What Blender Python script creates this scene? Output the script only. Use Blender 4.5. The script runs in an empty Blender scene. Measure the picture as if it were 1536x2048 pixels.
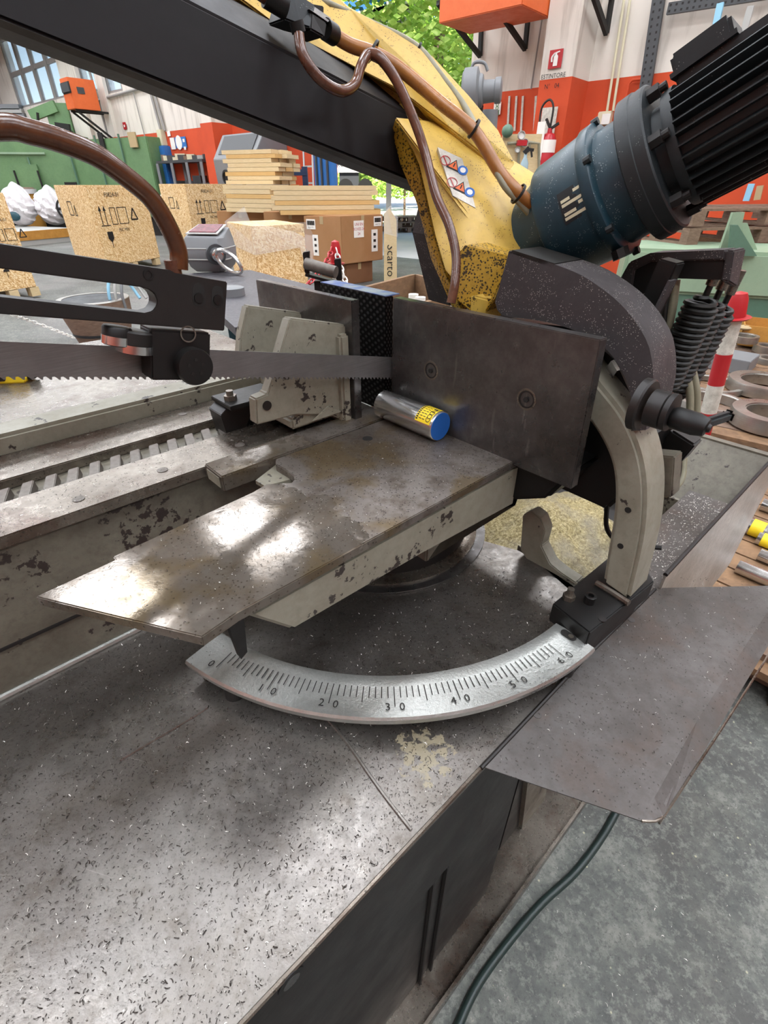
import bpy, bmesh, math, random
from mathutils import Vector, Matrix
from math import sin, cos, pi, radians
random.seed(7)
C = bpy.context.scene
COL = C.collection
# ------------------------------------------------------------ camera, world, sun, lights, exposure
FPX = 985.0; PITCH = math.atan(654/985); EYE = 1.3
cam_d = bpy.data.cameras.new('camera'); cam = bpy.data.objects.new('camera', cam_d); COL.objects.link(cam)
cam.location = (0, 0, EYE); cam.rotation_euler = (pi/2 - PITCH, 0, 0)
cam_d.sensor_fit = 'VERTICAL'; cam_d.sensor_height = 24.0; cam_d.lens = 24.0*FPX/2048
cam_d.clip_start = 0.02; cam_d.clip_end = 400
C.camera = cam
wd = bpy.data.worlds.new('world'); C.world = wd; wd.use_nodes = True
nt = wd.node_tree; nt.nodes.clear()
wo = nt.nodes.new('ShaderNodeOutputWorld'); bg = nt.nodes.new('ShaderNodeBackground'); sky = nt.nodes.new('ShaderNodeTexSky')
sky.sky_type = 'NISHITA'; sky.sun_disc = False; sky.sun_elevation = radians(52); sky.sun_rotation = radians(200); sky.air_density = 1.0
bg.inputs[1].default_value = 0.28
nt.links.new(sky.outputs[0], bg.inputs[0]); nt.links.new(bg.outputs[0], wo.inputs[0])
sun_d = bpy.data.lights.new('sun', 'SUN'); sun_d.energy = 13.0; sun_d.angle = radians(1); sun_d.color = (1, .96, .88)
sun = bpy.data.objects.new('sun', sun_d); COL.objects.link(sun)
sun.rotation_euler = (radians(42), radians(12), radians(-30))
C.view_settings.view_transform = 'Standard'; C.view_settings.look = 'None'; C.view_settings.gamma = 1.0
C.view_settings.use_curve_mapping = False; C.view_settings.exposure = 0.0
SKYLIGHT = 17.0       # brightness of the frosted roof lights
TUBE = 8.0            # brightness of the fluorescent tubes

# ------------------------------------------------------------ frames of the place
AZ = radians(47.3); U = Vector((sin(AZ), cos(AZ), 0)); V = Vector((-cos(AZ), sin(AZ), 0)); Z = Vector((0, 0, 1))
BZ = radians(48.5); R = Vector((cos(BZ), sin(BZ)*-1, 0)); R = Vector((0.74896, -0.66262, 0)); M = Vector((0.66262, 0.74896, 0))
E0 = radians(12.7)
HA = U*cos(E0) - Z*sin(E0); HN = U*sin(E0) + Z*cos(E0)          # saw head frame: along blade, square to it
HO = U*0.6 + Z*1.028
def mc(u, v, z): return U*u + V*v + Z*z                          # machine frame
def hd(a, v, n): return HO + HA*a + V*v + HN*n                   # head frame
def hall(s, m, z): return R*s + M*m + Z*z                        # hall frame (long wall at m = 9)
cp, sp = cos(PITCH), sin(PITCH)
def ray(x, y):
    a = x-768; b = 1024-y
    return Vector((a, FPX*cp+b*sp, b*cp-FPX*sp))
def hit(x, y, p0, n):
    r = ray(x, y); o = Vector((0, 0, EYE)); return o + r*((p0-o).dot(n)/r.dot(n))
def pz(x, y, z): return hit(x, y, Z*z, Z)
def pu(x, y, u): return hit(x, y, U*u, U)
def pv(x, y, v): return hit(x, y, V*v, V)
def pm(x, y, m=9.0): return hit(x, y, M*m, M)
def at(x, y, Y): return hit(x, y, Vector((0, Y, 0)), Vector((0, 1, 0)))
def uvz(P): return (P.dot(U), P.dot(V), P.z)

# ------------------------------------------------------------ materials
def lin(h):
    h = h.lstrip('#'); out = []
    for i in (0, 2, 4):
        c = int(h[i:i+2], 16)/255; out.append(c/12.92 if c <= .04045 else ((c+.055)/1.055)**2.4)
    return (*out, 1)
class NT:
    def __init__(s, name):
        s.m = bpy.data.materials.new(name); s.m.use_nodes = True; s.t = s.m.node_tree
        s.b = s.t.nodes['Principled BSDF']; s.co = s.n('ShaderNodeTexCoord')
    def n(s, ty, **k):
        o = s.t.nodes.new(ty)
        for a, b in k.items():
            if a in o.bl_rna.properties: setattr(o, a, b)
            else: o.inputs[a].default_value = b
        return o
    def l(s, a, b): s.t.links.new(a, b)
    def map(s, scale=(1, 1, 1), rot=(0, 0, 0), src='Object'):
        r = s.n('ShaderNodeMapping'); r.inputs['Rotation'].default_value = rot; s.l(s.co.outputs[src], r.inputs[0])
        m = s.n('ShaderNodeMapping'); m.inputs['Scale'].default_value = scale
        s.l(r.outputs[0], m.inputs[0]); return m.outputs[0]
    def noise(s, vec, sc, det=4, rough=.6, dist=0):
        n = s.n('ShaderNodeTexNoise'); n.inputs['Scale'].default_value = sc; n.inputs['Detail'].default_value = det
        n.inputs['Roughness'].default_value = rough; n.inputs['Distortion'].default_value = dist
        s.l(vec, n.inputs['Vector']); return n.outputs['Fac']
    def voro(s, vec, sc, feat='F1', out='Distance', rnd=1):
        n = s.n('ShaderNodeTexVoronoi'); n.feature = feat; n.inputs['Scale'].default_value = sc; n.inputs['Randomness'].default_value = rnd
        s.l(vec, n.inputs['Vector']); return n.outputs[out]
    def ramp(s, fac, *st, interp='LINEAR'):
        r = s.n('ShaderNodeValToRGB'); r.color_ramp.interpolation = interp; e = r.color_ramp.elements
        while len(e) < len(st): e.new(.5)
        for i, (p, c) in enumerate(st):
            e[i].position = p; e[i].color = lin(c) if isinstance(c, str) else (c, c, c, 1)
        s.l(fac, r.inputs[0]); return r.outputs[0]
    def mix(s, fac, a, b, mode='MIX'):
        m = s.n('ShaderNodeMix'); m.data_type = 'RGBA'; m.blend_type = mode
        for i, x in ((0, fac), (6, a), (7, b)):
            if isinstance(x, (int, float)): m.inputs[i].default_value = x if i == 0 else (x, x, x, 1)
            elif isinstance(x, str): m.inputs[i].default_value = lin(x)
            else: s.l(x, m.inputs[i])
        return m.outputs[2]
    def math(s, op, a, b=0.):
        m = s.n('ShaderNodeMath'); m.operation = op
        for i, x in ((0, a), (1, b)):
            if isinstance(x, (int, float)): m.inputs[i].default_value = x
            else: s.l(x, m.inputs[i])
        return m.outputs[0]
    def set(s, col=None, rough=None, metal=None, bump=None, bs=.3, bd=.002, **k):
        for nm, x in (('Base Color', col), ('Roughness', rough), ('Metallic', metal)):
            if x is None: continue
            if isinstance(x, str): s.b.inputs[nm].default_value = lin(x)
            elif isinstance(x, (int, float)): s.b.inputs[nm].default_value = x
            else: s.l(x, s.b.inputs[nm])
        if bump is not None:
            b = s.n('ShaderNodeBump'); b.inputs['Strength'].default_value = bs; b.inputs['Distance'].default_value = bd
            s.l(bump, b.inputs['Height']); s.l(b.outputs[0], s.b.inputs['Normal'])
        for a, b in k.items(): s.b.inputs[a.replace('_', ' ')].default_value = b
        return s.m

def paint(name, col, dark=None, chip=None, chipsc=30, chipamt=.36, rough=.5, metal=0, dirt=.5, dirtsc=6, speck=0, speckcol='cfc8bb', specksc=160, bs=.15, specr=.2):
    """painted or bare surface: dirt clouds, optional chipped patches, optional tiny flecks"""
    t = NT(name); v = t.map()
    n1 = t.noise(v, dirtsc, 6, .65); n2 = t.noise(v, dirtsc*9, 4, .7)
    c = t.mix(t.math('MULTIPLY', t.ramp(n1, (.35, 0.), (.7, 1.)), dirt), col, dark or col)
    c = t.mix(t.math('MULTIPLY', t.ramp(n2, (.45, 0.), (.7, 1.)), dirt*.6), c, dark or col)
    rr = t.ramp(n1, (.3, max(rough-.1, .05)), (.7, min(rough+.12, 1.)))
    if chip:
        n3 = t.noise(v, chipsc, 5, .6); n4 = t.noise(v, chipsc*.18, 2, .5)
        k = t.ramp(t.math('MULTIPLY', n3, n4), (chipamt, 0.), (chipamt+.015, 1.))
        c = t.mix(k, c, chip)
    if speck:
        d = t.voro(v, specksc); g = t.noise(v, specksc*.12, 2)
        k = t.math('MULTIPLY', t.ramp(d, (specr*.8, 1.), (specr*1.2, 0.)), t.ramp(g, (.62-speck*.3, 0.), (.66-speck*.3, 1.)))
        c = t.mix(k, c, speckcol)
    return t.set(c, rr, metal, n2, bs)

def steel(name, col='8d8a86', dark='4b4642', rust=None, rustamt=.6, rough=.36, metal=.85, brush=(1, 1, 1), bsc=60, scratches=0., dirtsc=5, bs=.12, specks=0., speckcol='2a2522', specksc=220):
    t = NT(name); v = t.map(); vb = t.map(brush)
    n1 = t.noise(v, dirtsc, 6, .62); n2 = t.noise(vb, bsc, 4, .7); n3 = t.noise(v, 2.2*dirtsc, 4, .6, .5)
    c = t.mix(t.ramp(n1, (.34, 0.), (.68, 1.)), col, dark)
    c = t.mix(t.math('MULTIPLY', t.ramp(n2, (.4, 0.), (.75, 1.)), .5), c, dark)
    if rust: c = t.mix(t.math('MULTIPLY', t.ramp(n3, (.5, 0.), (.66, 1.)), rustamt), c, rust)
    if scratches:
        for i, ro in enumerate((.5, 1.2, 2.4)):
            vs = t.map((1, 22, 1), (0, 0, ro)); w = t.noise(vs, 9+i*5, 2, .5)
            c = t.mix(t.math('MULTIPLY', t.ramp(w, (.70, 0.), (.74, 1.)), scratches), c, 'b9b4ae')
    if specks:
        d = t.voro(v, specksc); c = t.mix(t.math('MULTIPLY', t.ramp(d, (.12, 1.), (.2, 0.)), specks), c, speckcol)
    rr = t.ramp(n1, (.3, rough+.1), (.7, max(rough-.06, .08)))
    rr2 = t.mix(.35, rr, t.ramp(n2, (.3, rough-.1), (.7, rough+.25)))
    return t.set(c, rr2, metal, n2, bs)

def wood(name, a, b, sc=(1, 1, 14), rot=(0, 0, 0), rough=.75, n=6):
    t = NT(name); v = t.map(sc, rot); n1 = t.noise(v, n, 6, .6, .6); n2 = t.noise(t.map(), 3, 2)
    oi = t.n('ShaderNodeObjectInfo')
    c = t.ramp(n1, (.3, a), (.7, b)); c = t.mix(t.math('MULTIPLY', n2, .4), c, b)
    c = t.mix(t.math('MULTIPLY', oi.outputs['Random'], .35), c, a)
    return t.set(c, rough, 0, n1, .15)

def osb(name):
    t = NT(name); c = None
    cols = []
    for i, ro in enumerate((.3, 1.1, 2.0, 2.7)):
        v = t.map((1.2, 1.2, 1), (ro*.8, ro, ro*1.3)); 
        m = t.n('ShaderNodeMapping'); m.inputs['Scale'].default_value = (1, 5, 1); t.l(v, m.inputs[0])
        cols.append(t.voro(m.outputs[0], 16+3*i, out='Color'))
    sel = t.noise(t.map(), 26, 1)
    a = t.mix(t.ramp(sel, (.47, 0.), (.49, 1.)), cols[0], cols[1]); b = t.mix(t.ramp(t.noise(t.map(), 18, 1), (.49, 0.), (.51, 1.)), cols[2], cols[3])
    k = t.mix(t.ramp(t.noise(t.map(), 33, 1), (.49, 0.), (.51, 1.)), a, b)
    bw = t.n('ShaderNodeRGBToBW'); t.l(k, bw.inputs[0])
    c = t.ramp(bw.outputs[0], (.2, 'b98a50'), (.45, 'd9b47c'), (.62, 'e8cb98'), (.85, 'f0dcb4'))
    return t.set(c, .7, 0, bw.outputs[0], .2)

def flat(name, col, rough=.5, metal=0, **k):
    t = NT(name); n = t.noise(t.map(), 8, 4)
    c = t.mix(t.math('MULTIPLY', n, .25), col, t_dark(col)); return t.set(c, rough, metal, **k)
def t_dark(h):
    h = h.lstrip('#'); return ''.join('%02x' % int(int(h[i:i+2], 16)*.7) for i in (0, 2, 4))
def emit(name, col, st):
    t = NT(name); n = t.noise(t.map(), 1.5, 2); c = t.mix(t.math('MULTIPLY', n, .12), col, t_dark(col))
    t.l(c, t.b.inputs['Emission Color']); t.b.inputs['Emission Strength'].default_value = st; t.set(col, .6); return t.m

K = {}
def make_deck():
    t = NT('deck_steel'); v = t.map(); n1 = t.noise(v, 4, 6, .6); n2 = t.noise(v, 60, 4, .7); n5 = t.noise(v, 14, 5, .65, .4)
    c = t.ramp(n1, (.3, '95918c'), (.5, '7c7772'), (.72, '5f5a54'))
    c = t.mix(t.math('MULTIPLY', t.ramp(n5, (.45, 0.), (.7, 1.)), .4), c, '857f75')
    for i, ro in enumerate((.25, .9, 1.7, 2.6)):
        w = t.noise(t.map((1, 34, 1), (0, 0, ro)), 9+i*5, 2, .5)
        c = t.mix(t.math('MULTIPLY', t.ramp(w, (.70, 0.), (.75, 1.)), .28), c, 'b0aba4')
    n7 = t.noise(v, 190, 4, .8); c = t.mix(t.ramp(n7, (.52, 0.), (.66, .5)), c, '4a443f'); n8 = t.noise(v, 26, 6, .7); c = t.mix(t.ramp(n8, (.52, 0.), (.68, .5)), c, '5c5349')
    d = t.voro(v, 150); c = t.mix(t.math('MULTIPLY', t.ramp(d, (.10, 1.), (.17, 0.)), .5), c, '352f2c')
    # remains of the old paint, one flaked patch near the scale
    P = t.n('ShaderNodeMapping'); ctr = PATCH; P.inputs['Location'].default_value = (-ctr.x, -ctr.y, -ctr.z)
    t.l(t.co.outputs['Object'], P.inputs[0]); ln = t.n('ShaderNodeVectorMath'); ln.operation = 'LENGTH'; t.l(P.outputs[0], ln.inputs[0])
    near = t.ramp(ln.outputs['Value'], (.02, 1.), (.10, 0.))
    k = t.ramp(t.math('MULTIPLY', t.noise(v, 70, 5, .6), near), (.44, 0.), (.46, 1.))
    c = t.mix(k, c, '877e69')
    rr = t.mix(.4, t.ramp(n1, (.3, .40), (.7, .22)), t.ramp(n2, (.3, .15), (.7, .6)))
    metal = t.mix(k, .8, 0.)
    return t.set(c, rr, metal, n2, .22, .002)
def make_table():
    t = NT('table_steel'); v = t.map(); n1 = t.noise(v, 5, 6, .6); n2 = t.noise(v, 90, 4, .7); n3 = t.noise(v, 9, 4, .6, .3); n4 = t.noise(v, 34, 5, .65)
    c = t.ramp(n1, (.3, '8e8781'), (.7, '6b625a'))
    c = t.mix(t.ramp(n4, (.45, 0.), (.65, .8)), c, '5f5348')
    c = t.mix(t.math('MULTIPLY', t.ramp(n3, (.5, 0.), (.62, 1.)), .6), c, '6e5b38')
    P = t.n('ShaderNodeMapping'); P.inputs['Location'].default_value = (-WET.x, -WET.y, -WET.z); t.l(t.co.outputs['Object'], P.inputs[0])
    ln = t.n('ShaderNodeVectorMath'); ln.operation = 'LENGTH'; t.l(P.outputs[0], ln.inputs[0])
    dist = t.math('ADD', ln.outputs['Value'], t.math('MULTIPLY', t.math('SUBTRACT', t.noise(v, 22, 3, .6), .5), .12))
    wet = t.ramp(dist, (.19, 1.), (.20, 0.))
    d = t.voro(v, 170); sp = t.math('MULTIPLY', t.ramp(d, (.14, 1.), (.24, 0.)), .75); c = t.mix(sp, c, '2c2521')
    c = t.mix(t.math('MULTIPLY', wet, .35), c, '5a4f3c')
    r1 = t.ramp(n2, (.3, .34), (.7, .55)); rr = t.mix(wet, r1, t.ramp(n4, (.4, .07), (.7, .2)))
    mt = t.mix(wet, .75, .55)
    bump = t.mix(wet, n2, t.math('MULTIPLY', n4, .6))
    return t.set(c, rr, mt, bump, .16, .0015)
PATCH = Vector((0, 0, 0)); WET = Vector((0, 0, 0))
def mats():
    K['chute'] = steel('chute_steel', '676361', '4a4541', '5e4a3e', .3, .42, .7, specks=.5, specksc=150)
    K['cast'] = paint('cast_paint', '8b8779', '68614f', '2e2621', 75, .365, .5, 0, .6, 7)
    K['cast_dirty'] = paint('cast_paint_dirty', '6e695c', '474036', '2a201b', 55, .35, .5, 0, .8, 9)
    K['dark'] = paint('dark_oily_steel', '231f1d', '141110', None, rough=.48, metal=.2, dirt=.7)
    K['black'] = paint('black_oxide_steel', '141211', '0b0a09', None, rough=.45, metal=.2, dirt=.6)
    K['beam'] = paint('beam_paint', '1d1a1b', '171415', None, rough=.5, metal=0, dirt=.5, speck=.0, specksc=420, bs=.05); K['beam'].node_tree.nodes['Principled BSDF'].inputs['Specular IOR Level'].default_value = .2
    K['beam_low'] = paint('beam_underside', '4a4743', '322f2b', None, rough=.65, dirt=.7, speck=.0, specksc=320)
    K['cover'] = paint('textured_black_cover', '3c3738', '2c2727', None, rough=.62, dirt=.6, speck=.45, speckcol='a9a49b', specksc=430, bs=.5)
    K['yellow'] = paint('yellow_paint', 'cfab50', 'a5873a', '4a3c1e', 110, .43, .42, 0, .6, 8, speck=.42, speckcol='4e3d20', specksc=300, specr=.22)
    K['yellow_dirty'] = paint('yellow_paint_oily', 'bf962e', '83651f', '2a2013', 190, .34, .45, 0, .7, 14, speck=1.2, speckcol='2d2312', specksc=260, specr=.36)
    K['teal'] = paint('teal_paint', '1d3f4c', '142a33', None, rough=.38, dirt=.7, dirtsc=5, speck=.3, speckcol='9aa6a4', specksc=420)
    K['chute_rivet'] = flat('dull_rivet', '4a4542', .5)
    K['teal_dark'] = paint('teal_black_paint', '1a2124', '101416', None, rough=.5, dirt=.7, dirtsc=6, speck=.1, speckcol='7a7c78', specksc=420)
    K['jaw'] = steel('ground_jaw_steel', '83817f', '454140', '544a44', .3, .27, .85, (1, 1, 1), 45, .15)
    t = NT('bright_steel'); n = t.noise(t.map((1, 1, 1)), 9, 3); K['bright'] = t.set(t.ramp(n, (.3, 'b9b8b6'), (.7, 'd6d5d3')), t.ramp(n, (.3, .14), (.7, .24)), .95)
    K['tub'] = steel('tub_side_steel', 'b8b3aa', '8c867c', None, .4, .4, .35, (1, 1, 1), 70, specks=.5, specksc=120)
    K['blade'] = steel('blade_steel', '8f8d8c', '6a6766', None, .6, .42, .75, (1, 1, 40), 20)
    K['rail'] = steel('slideway_steel', '8b8378', '61584f', '4a3226', .6, .25, .75, (1, 1, 1), 80, specks=.6, specksc=130)
    K['rack'] = steel('rack_steel', '7f7972', '544d47', '4c3b30', .4, .5, .6)
    K['scale'] = steel('scale_steel', 'c4c5c0', 'a0a19c', None, .6, .3, .85, (1, 1, 1), 220, bs=.3)
    K['ink'] = flat('engraved_black', '15120f', .7)
    K['hose'] = paint('hose_brown', '60391f', '351b12', None, rough=.22, dirt=.8, dirtsc=8)
    K['hose_dark'] = paint('hose_dark_brown', '6b4432', '3d2218', None, rough=.22, dirt=.8, dirtsc=10)
    K['hose_braid'] = paint('hose_amber_braided', 'a56c30', '78491f', None, rough=.3, dirt=.7, dirtsc=10)
    K['cable'] = paint('cable_grey', '8d8871', '5f5b4c', None, rough=.5)
    K['cord'] = paint('cord_green', '22322f', '141f1d', None, rough=.4)
    K['rubber'] = flat('black_rubber', '15130f', .5)
    K['concrete'] = None
    K['orange'] = paint('orange_wall_paint', 'c9481f', 'a83818', None, rough=.7, dirt=.5, dirtsc=1.5)
    K['heater'] = paint('heater_orange', 'd8642a', 'b84f22', None, rough=.5, dirt=.3)
    K['green'] = paint('machine_green', '66875c', '4c6a46', None, rough=.5, dirt=.5, dirtsc=2)
    K['green_light'] = paint('pale_green_paint', '90a68a', '7c937a', None, rough=.5, dirt=.5, dirtsc=2)
    K['green_dark'] = paint('dark_green_paint', '5a7a66', '4c6a58', None, rough=.5, dirt=.5, dirtsc=2)
    K['white'] = flat('white_plastic', 'e4e1da', .5); K['paper'] = flat('white_paper', 'ece8e0', .8)
    K['red'] = flat('red_plastic', 'b01f25', .35); K['redpaint'] = flat('red_gloss', 'b3202a', .3)
    K['whitedirty'] = paint('dirty_white_plastic', 'd8d4c8', '9d978a', None, rough=.5, dirt=.8, dirtsc=30)
    K['blue'] = paint('blue_paint', '2f6fb5', '24588f', None, rough=.4, dirt=.4)
    K['blue_dark'] = flat('dark_blue_paint', '1c2c4a', .4)
    K['blue_cap'] = flat('blue_cap', '1f5fae', .5)
    K['yl'] = flat('yellow_label', 'f0d020', .5); K['ydull'] = paint('yellow_ochre', 'c08a3c', '8f6228', None, rough=.6)
    K['osb'] = osb('strand_board')
    K['timber'] = wood('pale_timber', 'd6c29b', 'c0a87c', (2, 2, 20)); K['timber_y'] = wood('yellow_timber', 'cfab70', 'b9935a', (2, 2, 20))
    K['oldwood'] = wood('weathered_timber', '8a7260', '5e4a3c', (3, 3, 14)); K['boards'] = wood('oily_boards', '917050', '5f4733', (3, 3, 8))
    K['card'] = wood('cardboard', 'a67c55', '94693f', (1, 1, 1), n=2, rough=.85); K['card_dk'] = wood('cardboard_brown', '7a5334', '63422a', (1, 1, 1), n=2)
    K['ring'] = steel('machined_ring_steel', 'b3b0aa', '8f8b84', None, .6, .3, .85, (1, 1, 30), 12)
    K['grey'] = flat('grey_metal_paint', '76787a', .5); K['greylt'] = flat('light_grey_paint', 'a9a9a4', .5); K['greydk'] = flat('dark_grey_paint', '3e4042', .5)
    K['pipe'] = flat('wall_pipe_grey', '8e8a86', .5); K['bagw'] = paint('plastic_bag_white', 'e2dfe0', 'bfb6b8', None, rough=.35, dirt=.5, dirtsc=14)
    K['tan'] = flat('tan_panel', 'b09a72', .6); K['beige'] = flat('beige_box', 'cfc7a8', .6)
    K['benchtop'] = steel('bench_top_steel', '5c5a5c', '47454a', None, .6, .45, .5)
    K['teal_leg'] = flat('teal_leg_paint', '1d4650', .5); K['bluew'] = flat('light_blue_strap', '8fc3dc', .6)
    K['skylight'] = emit('frosted_skylight', 'f2f7ff', SKYLIGHT); K['tube'] = emit('fluorescent_tube', 'fff6e6', TUBE)
    K['ceil'] = flat('ceiling_paint', 'dcd8cf', .9); K['brownbeam'] = flat('brown_beam', '6b4a3e', .8)
    K['film'] = None
    t = NT('clear_film'); t.set('f0f0ee', .15); t.b.inputs['Transmission Weight'].default_value = .0; t.b.inputs['Alpha'].default_value = .35; K['film'] = t.m; t.b.inputs['Alpha'].default_value = .16
    t = NT('window_glass'); n = t.noise(t.map(), 2, 2); t.set(t.mix(t.math('MULTIPLY', n, .2), 'cfe4f2', 'a8cde6'), .1); t.b.inputs['Alpha'].default_value = .35; K['glass'] = t.m
    t = NT('water'); t.set('9fbfcc', .1); t.b.inputs['Alpha'].default_value = .6; K['clearblue'] = t.m
    t = NT('red_display'); n = t.noise(t.map(), 60, 2); t.set(t.ramp(n, (.4, '571f27'), (.6, '74343c')), .5); K['display'] = t.m
    # wall paint: orange dado below 2.55 m, stained white plaster above
    t = NT('wall_paint'); v = t.map(); sx = t.n('ShaderNodeSeparateXYZ'); t.l(v, sx.inputs[0])
    n1 = t.noise(v, .9, 5, .6); n2 = t.noise(t.map((3, 3, .35)), 1.6, 5, .6)
    w = t.mix(t.ramp(n2, (.52, 0.), (.75, .8)), 'd4ccc1', '8f8578'); w = t.mix(t.ramp(n1, (.5, 0.), (.8, .5)), w, 'c4bbaf')
    o = t.mix(t.ramp(n1, (.4, 0.), (.75, .8)), 'c8491f', 'a83a1a')
    k = t.math('GREATER_THAN', sx.outputs[2], 2.55); bn = t.noise(v, 12, 3)
    K['wall'] = t.set(t.mix(k, o, w), .8, 0, bn, .1, .01)
    # concrete floor
    t = NT('floor_concrete'); v = t.map(); n1 = t.noise(v, 2.2, 7, .62); n2 = t.noise(v, 11, 8, .75); n3 = t.noise(v, 55, 5, .75); n4 = t.noise(v, .5, 3)
    c = t.ramp(n2, (.32, '434643'), (.5, '5c5f5a'), (.68, '7f8078')); c = t.mix(t.ramp(n1, (.44, 0.), (.62, .75)), c, '474542')
    n6 = t.noise(v, 130, 3, .8); c = t.mix(t.ramp(n3, (.5, 0.), (.62, .45)), c, '8f9088'); c = t.mix(t.ramp(n6, (.54, 0.), (.66, .6)), c, '3e403d'); c = t.mix(t.ramp(n3, (.68, 0.), (.74, .6)), c, 'a9a694')
    c = t.mix(t.ramp(n4, (.5, 0.), (.62, .25)), c, '8d8484')
    d = t.voro(v, 26); c = t.mix(t.math('MULTIPLY', t.ramp(d, (.05, 1.), (.08, 0.)), .6), c, 'c2bd9c')
    K['concrete'] = t.set(c, t.ramp(n2, (.3, .55), (.7, .8)), 0, n3, .2)
    t = NT('asphalt'); v = t.map(); n1 = t.noise(v, .6, 5); K['asphalt'] = t.set(t.ramp(n1, (.3, 'b9b7b4'), (.7, 'd4cfc4')), .8)
    t = NT('swarf_heap'); v = t.map(); n1 = t.noise(v, 160, 4, .8); n2 = t.noise(v, 9, 3)
    c = t.ramp(n1, (.35, '6b5c3a'), (.5, 'a89766'), (.66, 'd9cba0')); c = t.mix(t.ramp(n2, (.45, 0.), (.65, .7)), c, '8d8678')
    K['swarf'] = t.set(c, .5, .2, n1, 1.0, .004)
    t = NT('leaf'); oi = t.noise(t.map(), 6, 4); K['leaf'] = t.set(t.ramp(oi, (.3, '7fa63a'), (.5, 'a9cf55'), (.7, 'd9ee8c')), .6)
    t = NT('knurled_jaw'); v = t.map(); 
    w1 = t.n('ShaderNodeTexWave'); w1.inputs['Scale'].default_value = 60; t.l(t.map((1, 1, 1), (.6, .6, 0)), w1.inputs[0])
    w2 = t.n('ShaderNodeTexWave'); w2.inputs['Scale'].default_value = 55; t.l(t.map((1, 1, 1), (-.6, -.6, 0)), w2.inputs[0])
    kx = t.math('MULTIPLY', w1.outputs['Fac'], w2.outputs['Fac']); K['knurl'] = t.set(t.ramp(kx, (.2, '171514'), (.8, '4c4a4a')), .4, .7, kx, .5, .0012)
    t = NT('blue_film'); n = t.noise(t.map(), 30, 3); K['bluefilm'] = t.set(t.ramp(n, (.4, '5a76c0'), (.6, 'a8b0bc')), .35, .4)
    t = NT('chip_metal'); oi = t.n('ShaderNodeNewGeometry'); K['chip'] = t.set(t.ramp(oi.outputs['Random Per Island'], (.0, '221c19'), (.74, '3a322c'), (.82, '7d776f'), (.93, 'd0ccc4')), .4, .4)
    t = NT('chip_bright'); K['chipb'] = t.set(t.ramp(t.n('ShaderNodeNewGeometry').outputs['Random Per Island'], (.0, '9a948c'), (1., 'f0ece4')), .3, .5)

# ------------------------------------------------------------ mesh helpers
WL = {}                                                         # world location of every object with children
def root(name, loc, label, cat, group=None):
    o = bpy.data.objects.new(name, None); COL.objects.link(o); o.location = loc; o.empty_display_size = .05
    o['label'] = label; o['category'] = cat
    if group: o['group'] = group
    WL[o] = Vector(loc); return o
def tag(o, label, cat, group=None):
    o['label'] = label; o['category'] = cat
    if group: o['group'] = group
    return o
def obj(name, bm, mat, parent=None, label=None, smooth=None, kind=None, bevel=0):
    if isinstance(mat, str): mat = K[mat]
    bmesh.ops.remove_doubles(bm, verts=bm.verts, dist=1e-5) if smooth is not False and len(bm.verts) < 20000 and smooth != 'keep' else None
    bmesh.ops.recalc_face_normals(bm, faces=bm.faces) if kind != 'stuff' else None
    if bevel: bmesh.ops.bevel(bm, geom=[e for e in bm.edges if len(e.link_faces) == 2 and e.calc_face_angle(0) > .5], offset=bevel, segments=2, affect='EDGES', clamp_overlap=True)
    if parent: o0 = WL[parent]
    else:
        xs = [v.co for v in bm.verts]; o0 = Vector((sum(p.x for p in xs)/len(xs), sum(p.y for p in xs)/len(xs), min(p.z for p in xs)))
    for v in bm.verts: v.co -= o0
    me = bpy.data.meshes.new(name); bm.to_mesh(me); bm.free()
    if smooth is not False:
        for p in me.polygons: p.use_smooth = True
        me.set_sharp_from_angle(angle=radians(38))
    me.materials.append(mat)
    o = bpy.data.objects.new(name, me); COL.objects.link(o)
    if parent: o.parent = parent
    else: o.location = o0
    WL[o] = Vector(o0)
    if label: o['label'] = label
    if kind: o['kind'] = kind
    return o
def nb(): return bmesh.new()
def prism(bm, pts, ext):
    """closed outline (3D points) extruded by a vector"""
    a = [bm.verts.new(p) for p in pts]; b = [bm.verts.new(Vector(p)+ext) for p in pts]; n = len(a)
    f1 = bm.faces.new(a); f2 = bm.faces.new(b[::-1])
    for i in range(n): bm.faces.new((a[i], b[i], b[(i+1) % n], a[(i+1) % n]))
    return bm
def hexa(bm, p):
    """eight corners: bottom ring 0-3, top ring 4-7"""
    v = [bm.verts.new(q) for q in p]
    for f in ((0, 3, 2, 1), (4, 5, 6, 7), (0, 1, 5, 4), (1, 2, 6, 5), (2, 3, 7, 6), (3, 0, 4, 7)): bm.faces.new([v[i] for i in f])
    return bm
def box(bm, F, a, b):
    """box in frame F between two corner triples"""
    (x0, y0, z0), (x1, y1, z1) = a, b
    return hexa(bm, [F(x0, y0, z0), F(x1, y0, z0), F(x1, y1, z0), F(x0, y1, z0), F(x0, y0, z1), F(x1, y0, z1), F(x1, y1, z1), F(x0, y1, z1)])
def basis(ax):
    ax = ax.normalized(); t = Vector((0, 0, 1)) if abs(ax.z) < .9 else Vector((1, 0, 0)); x = ax.cross(t).normalized(); return x, ax.cross(x).normalized()
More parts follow.
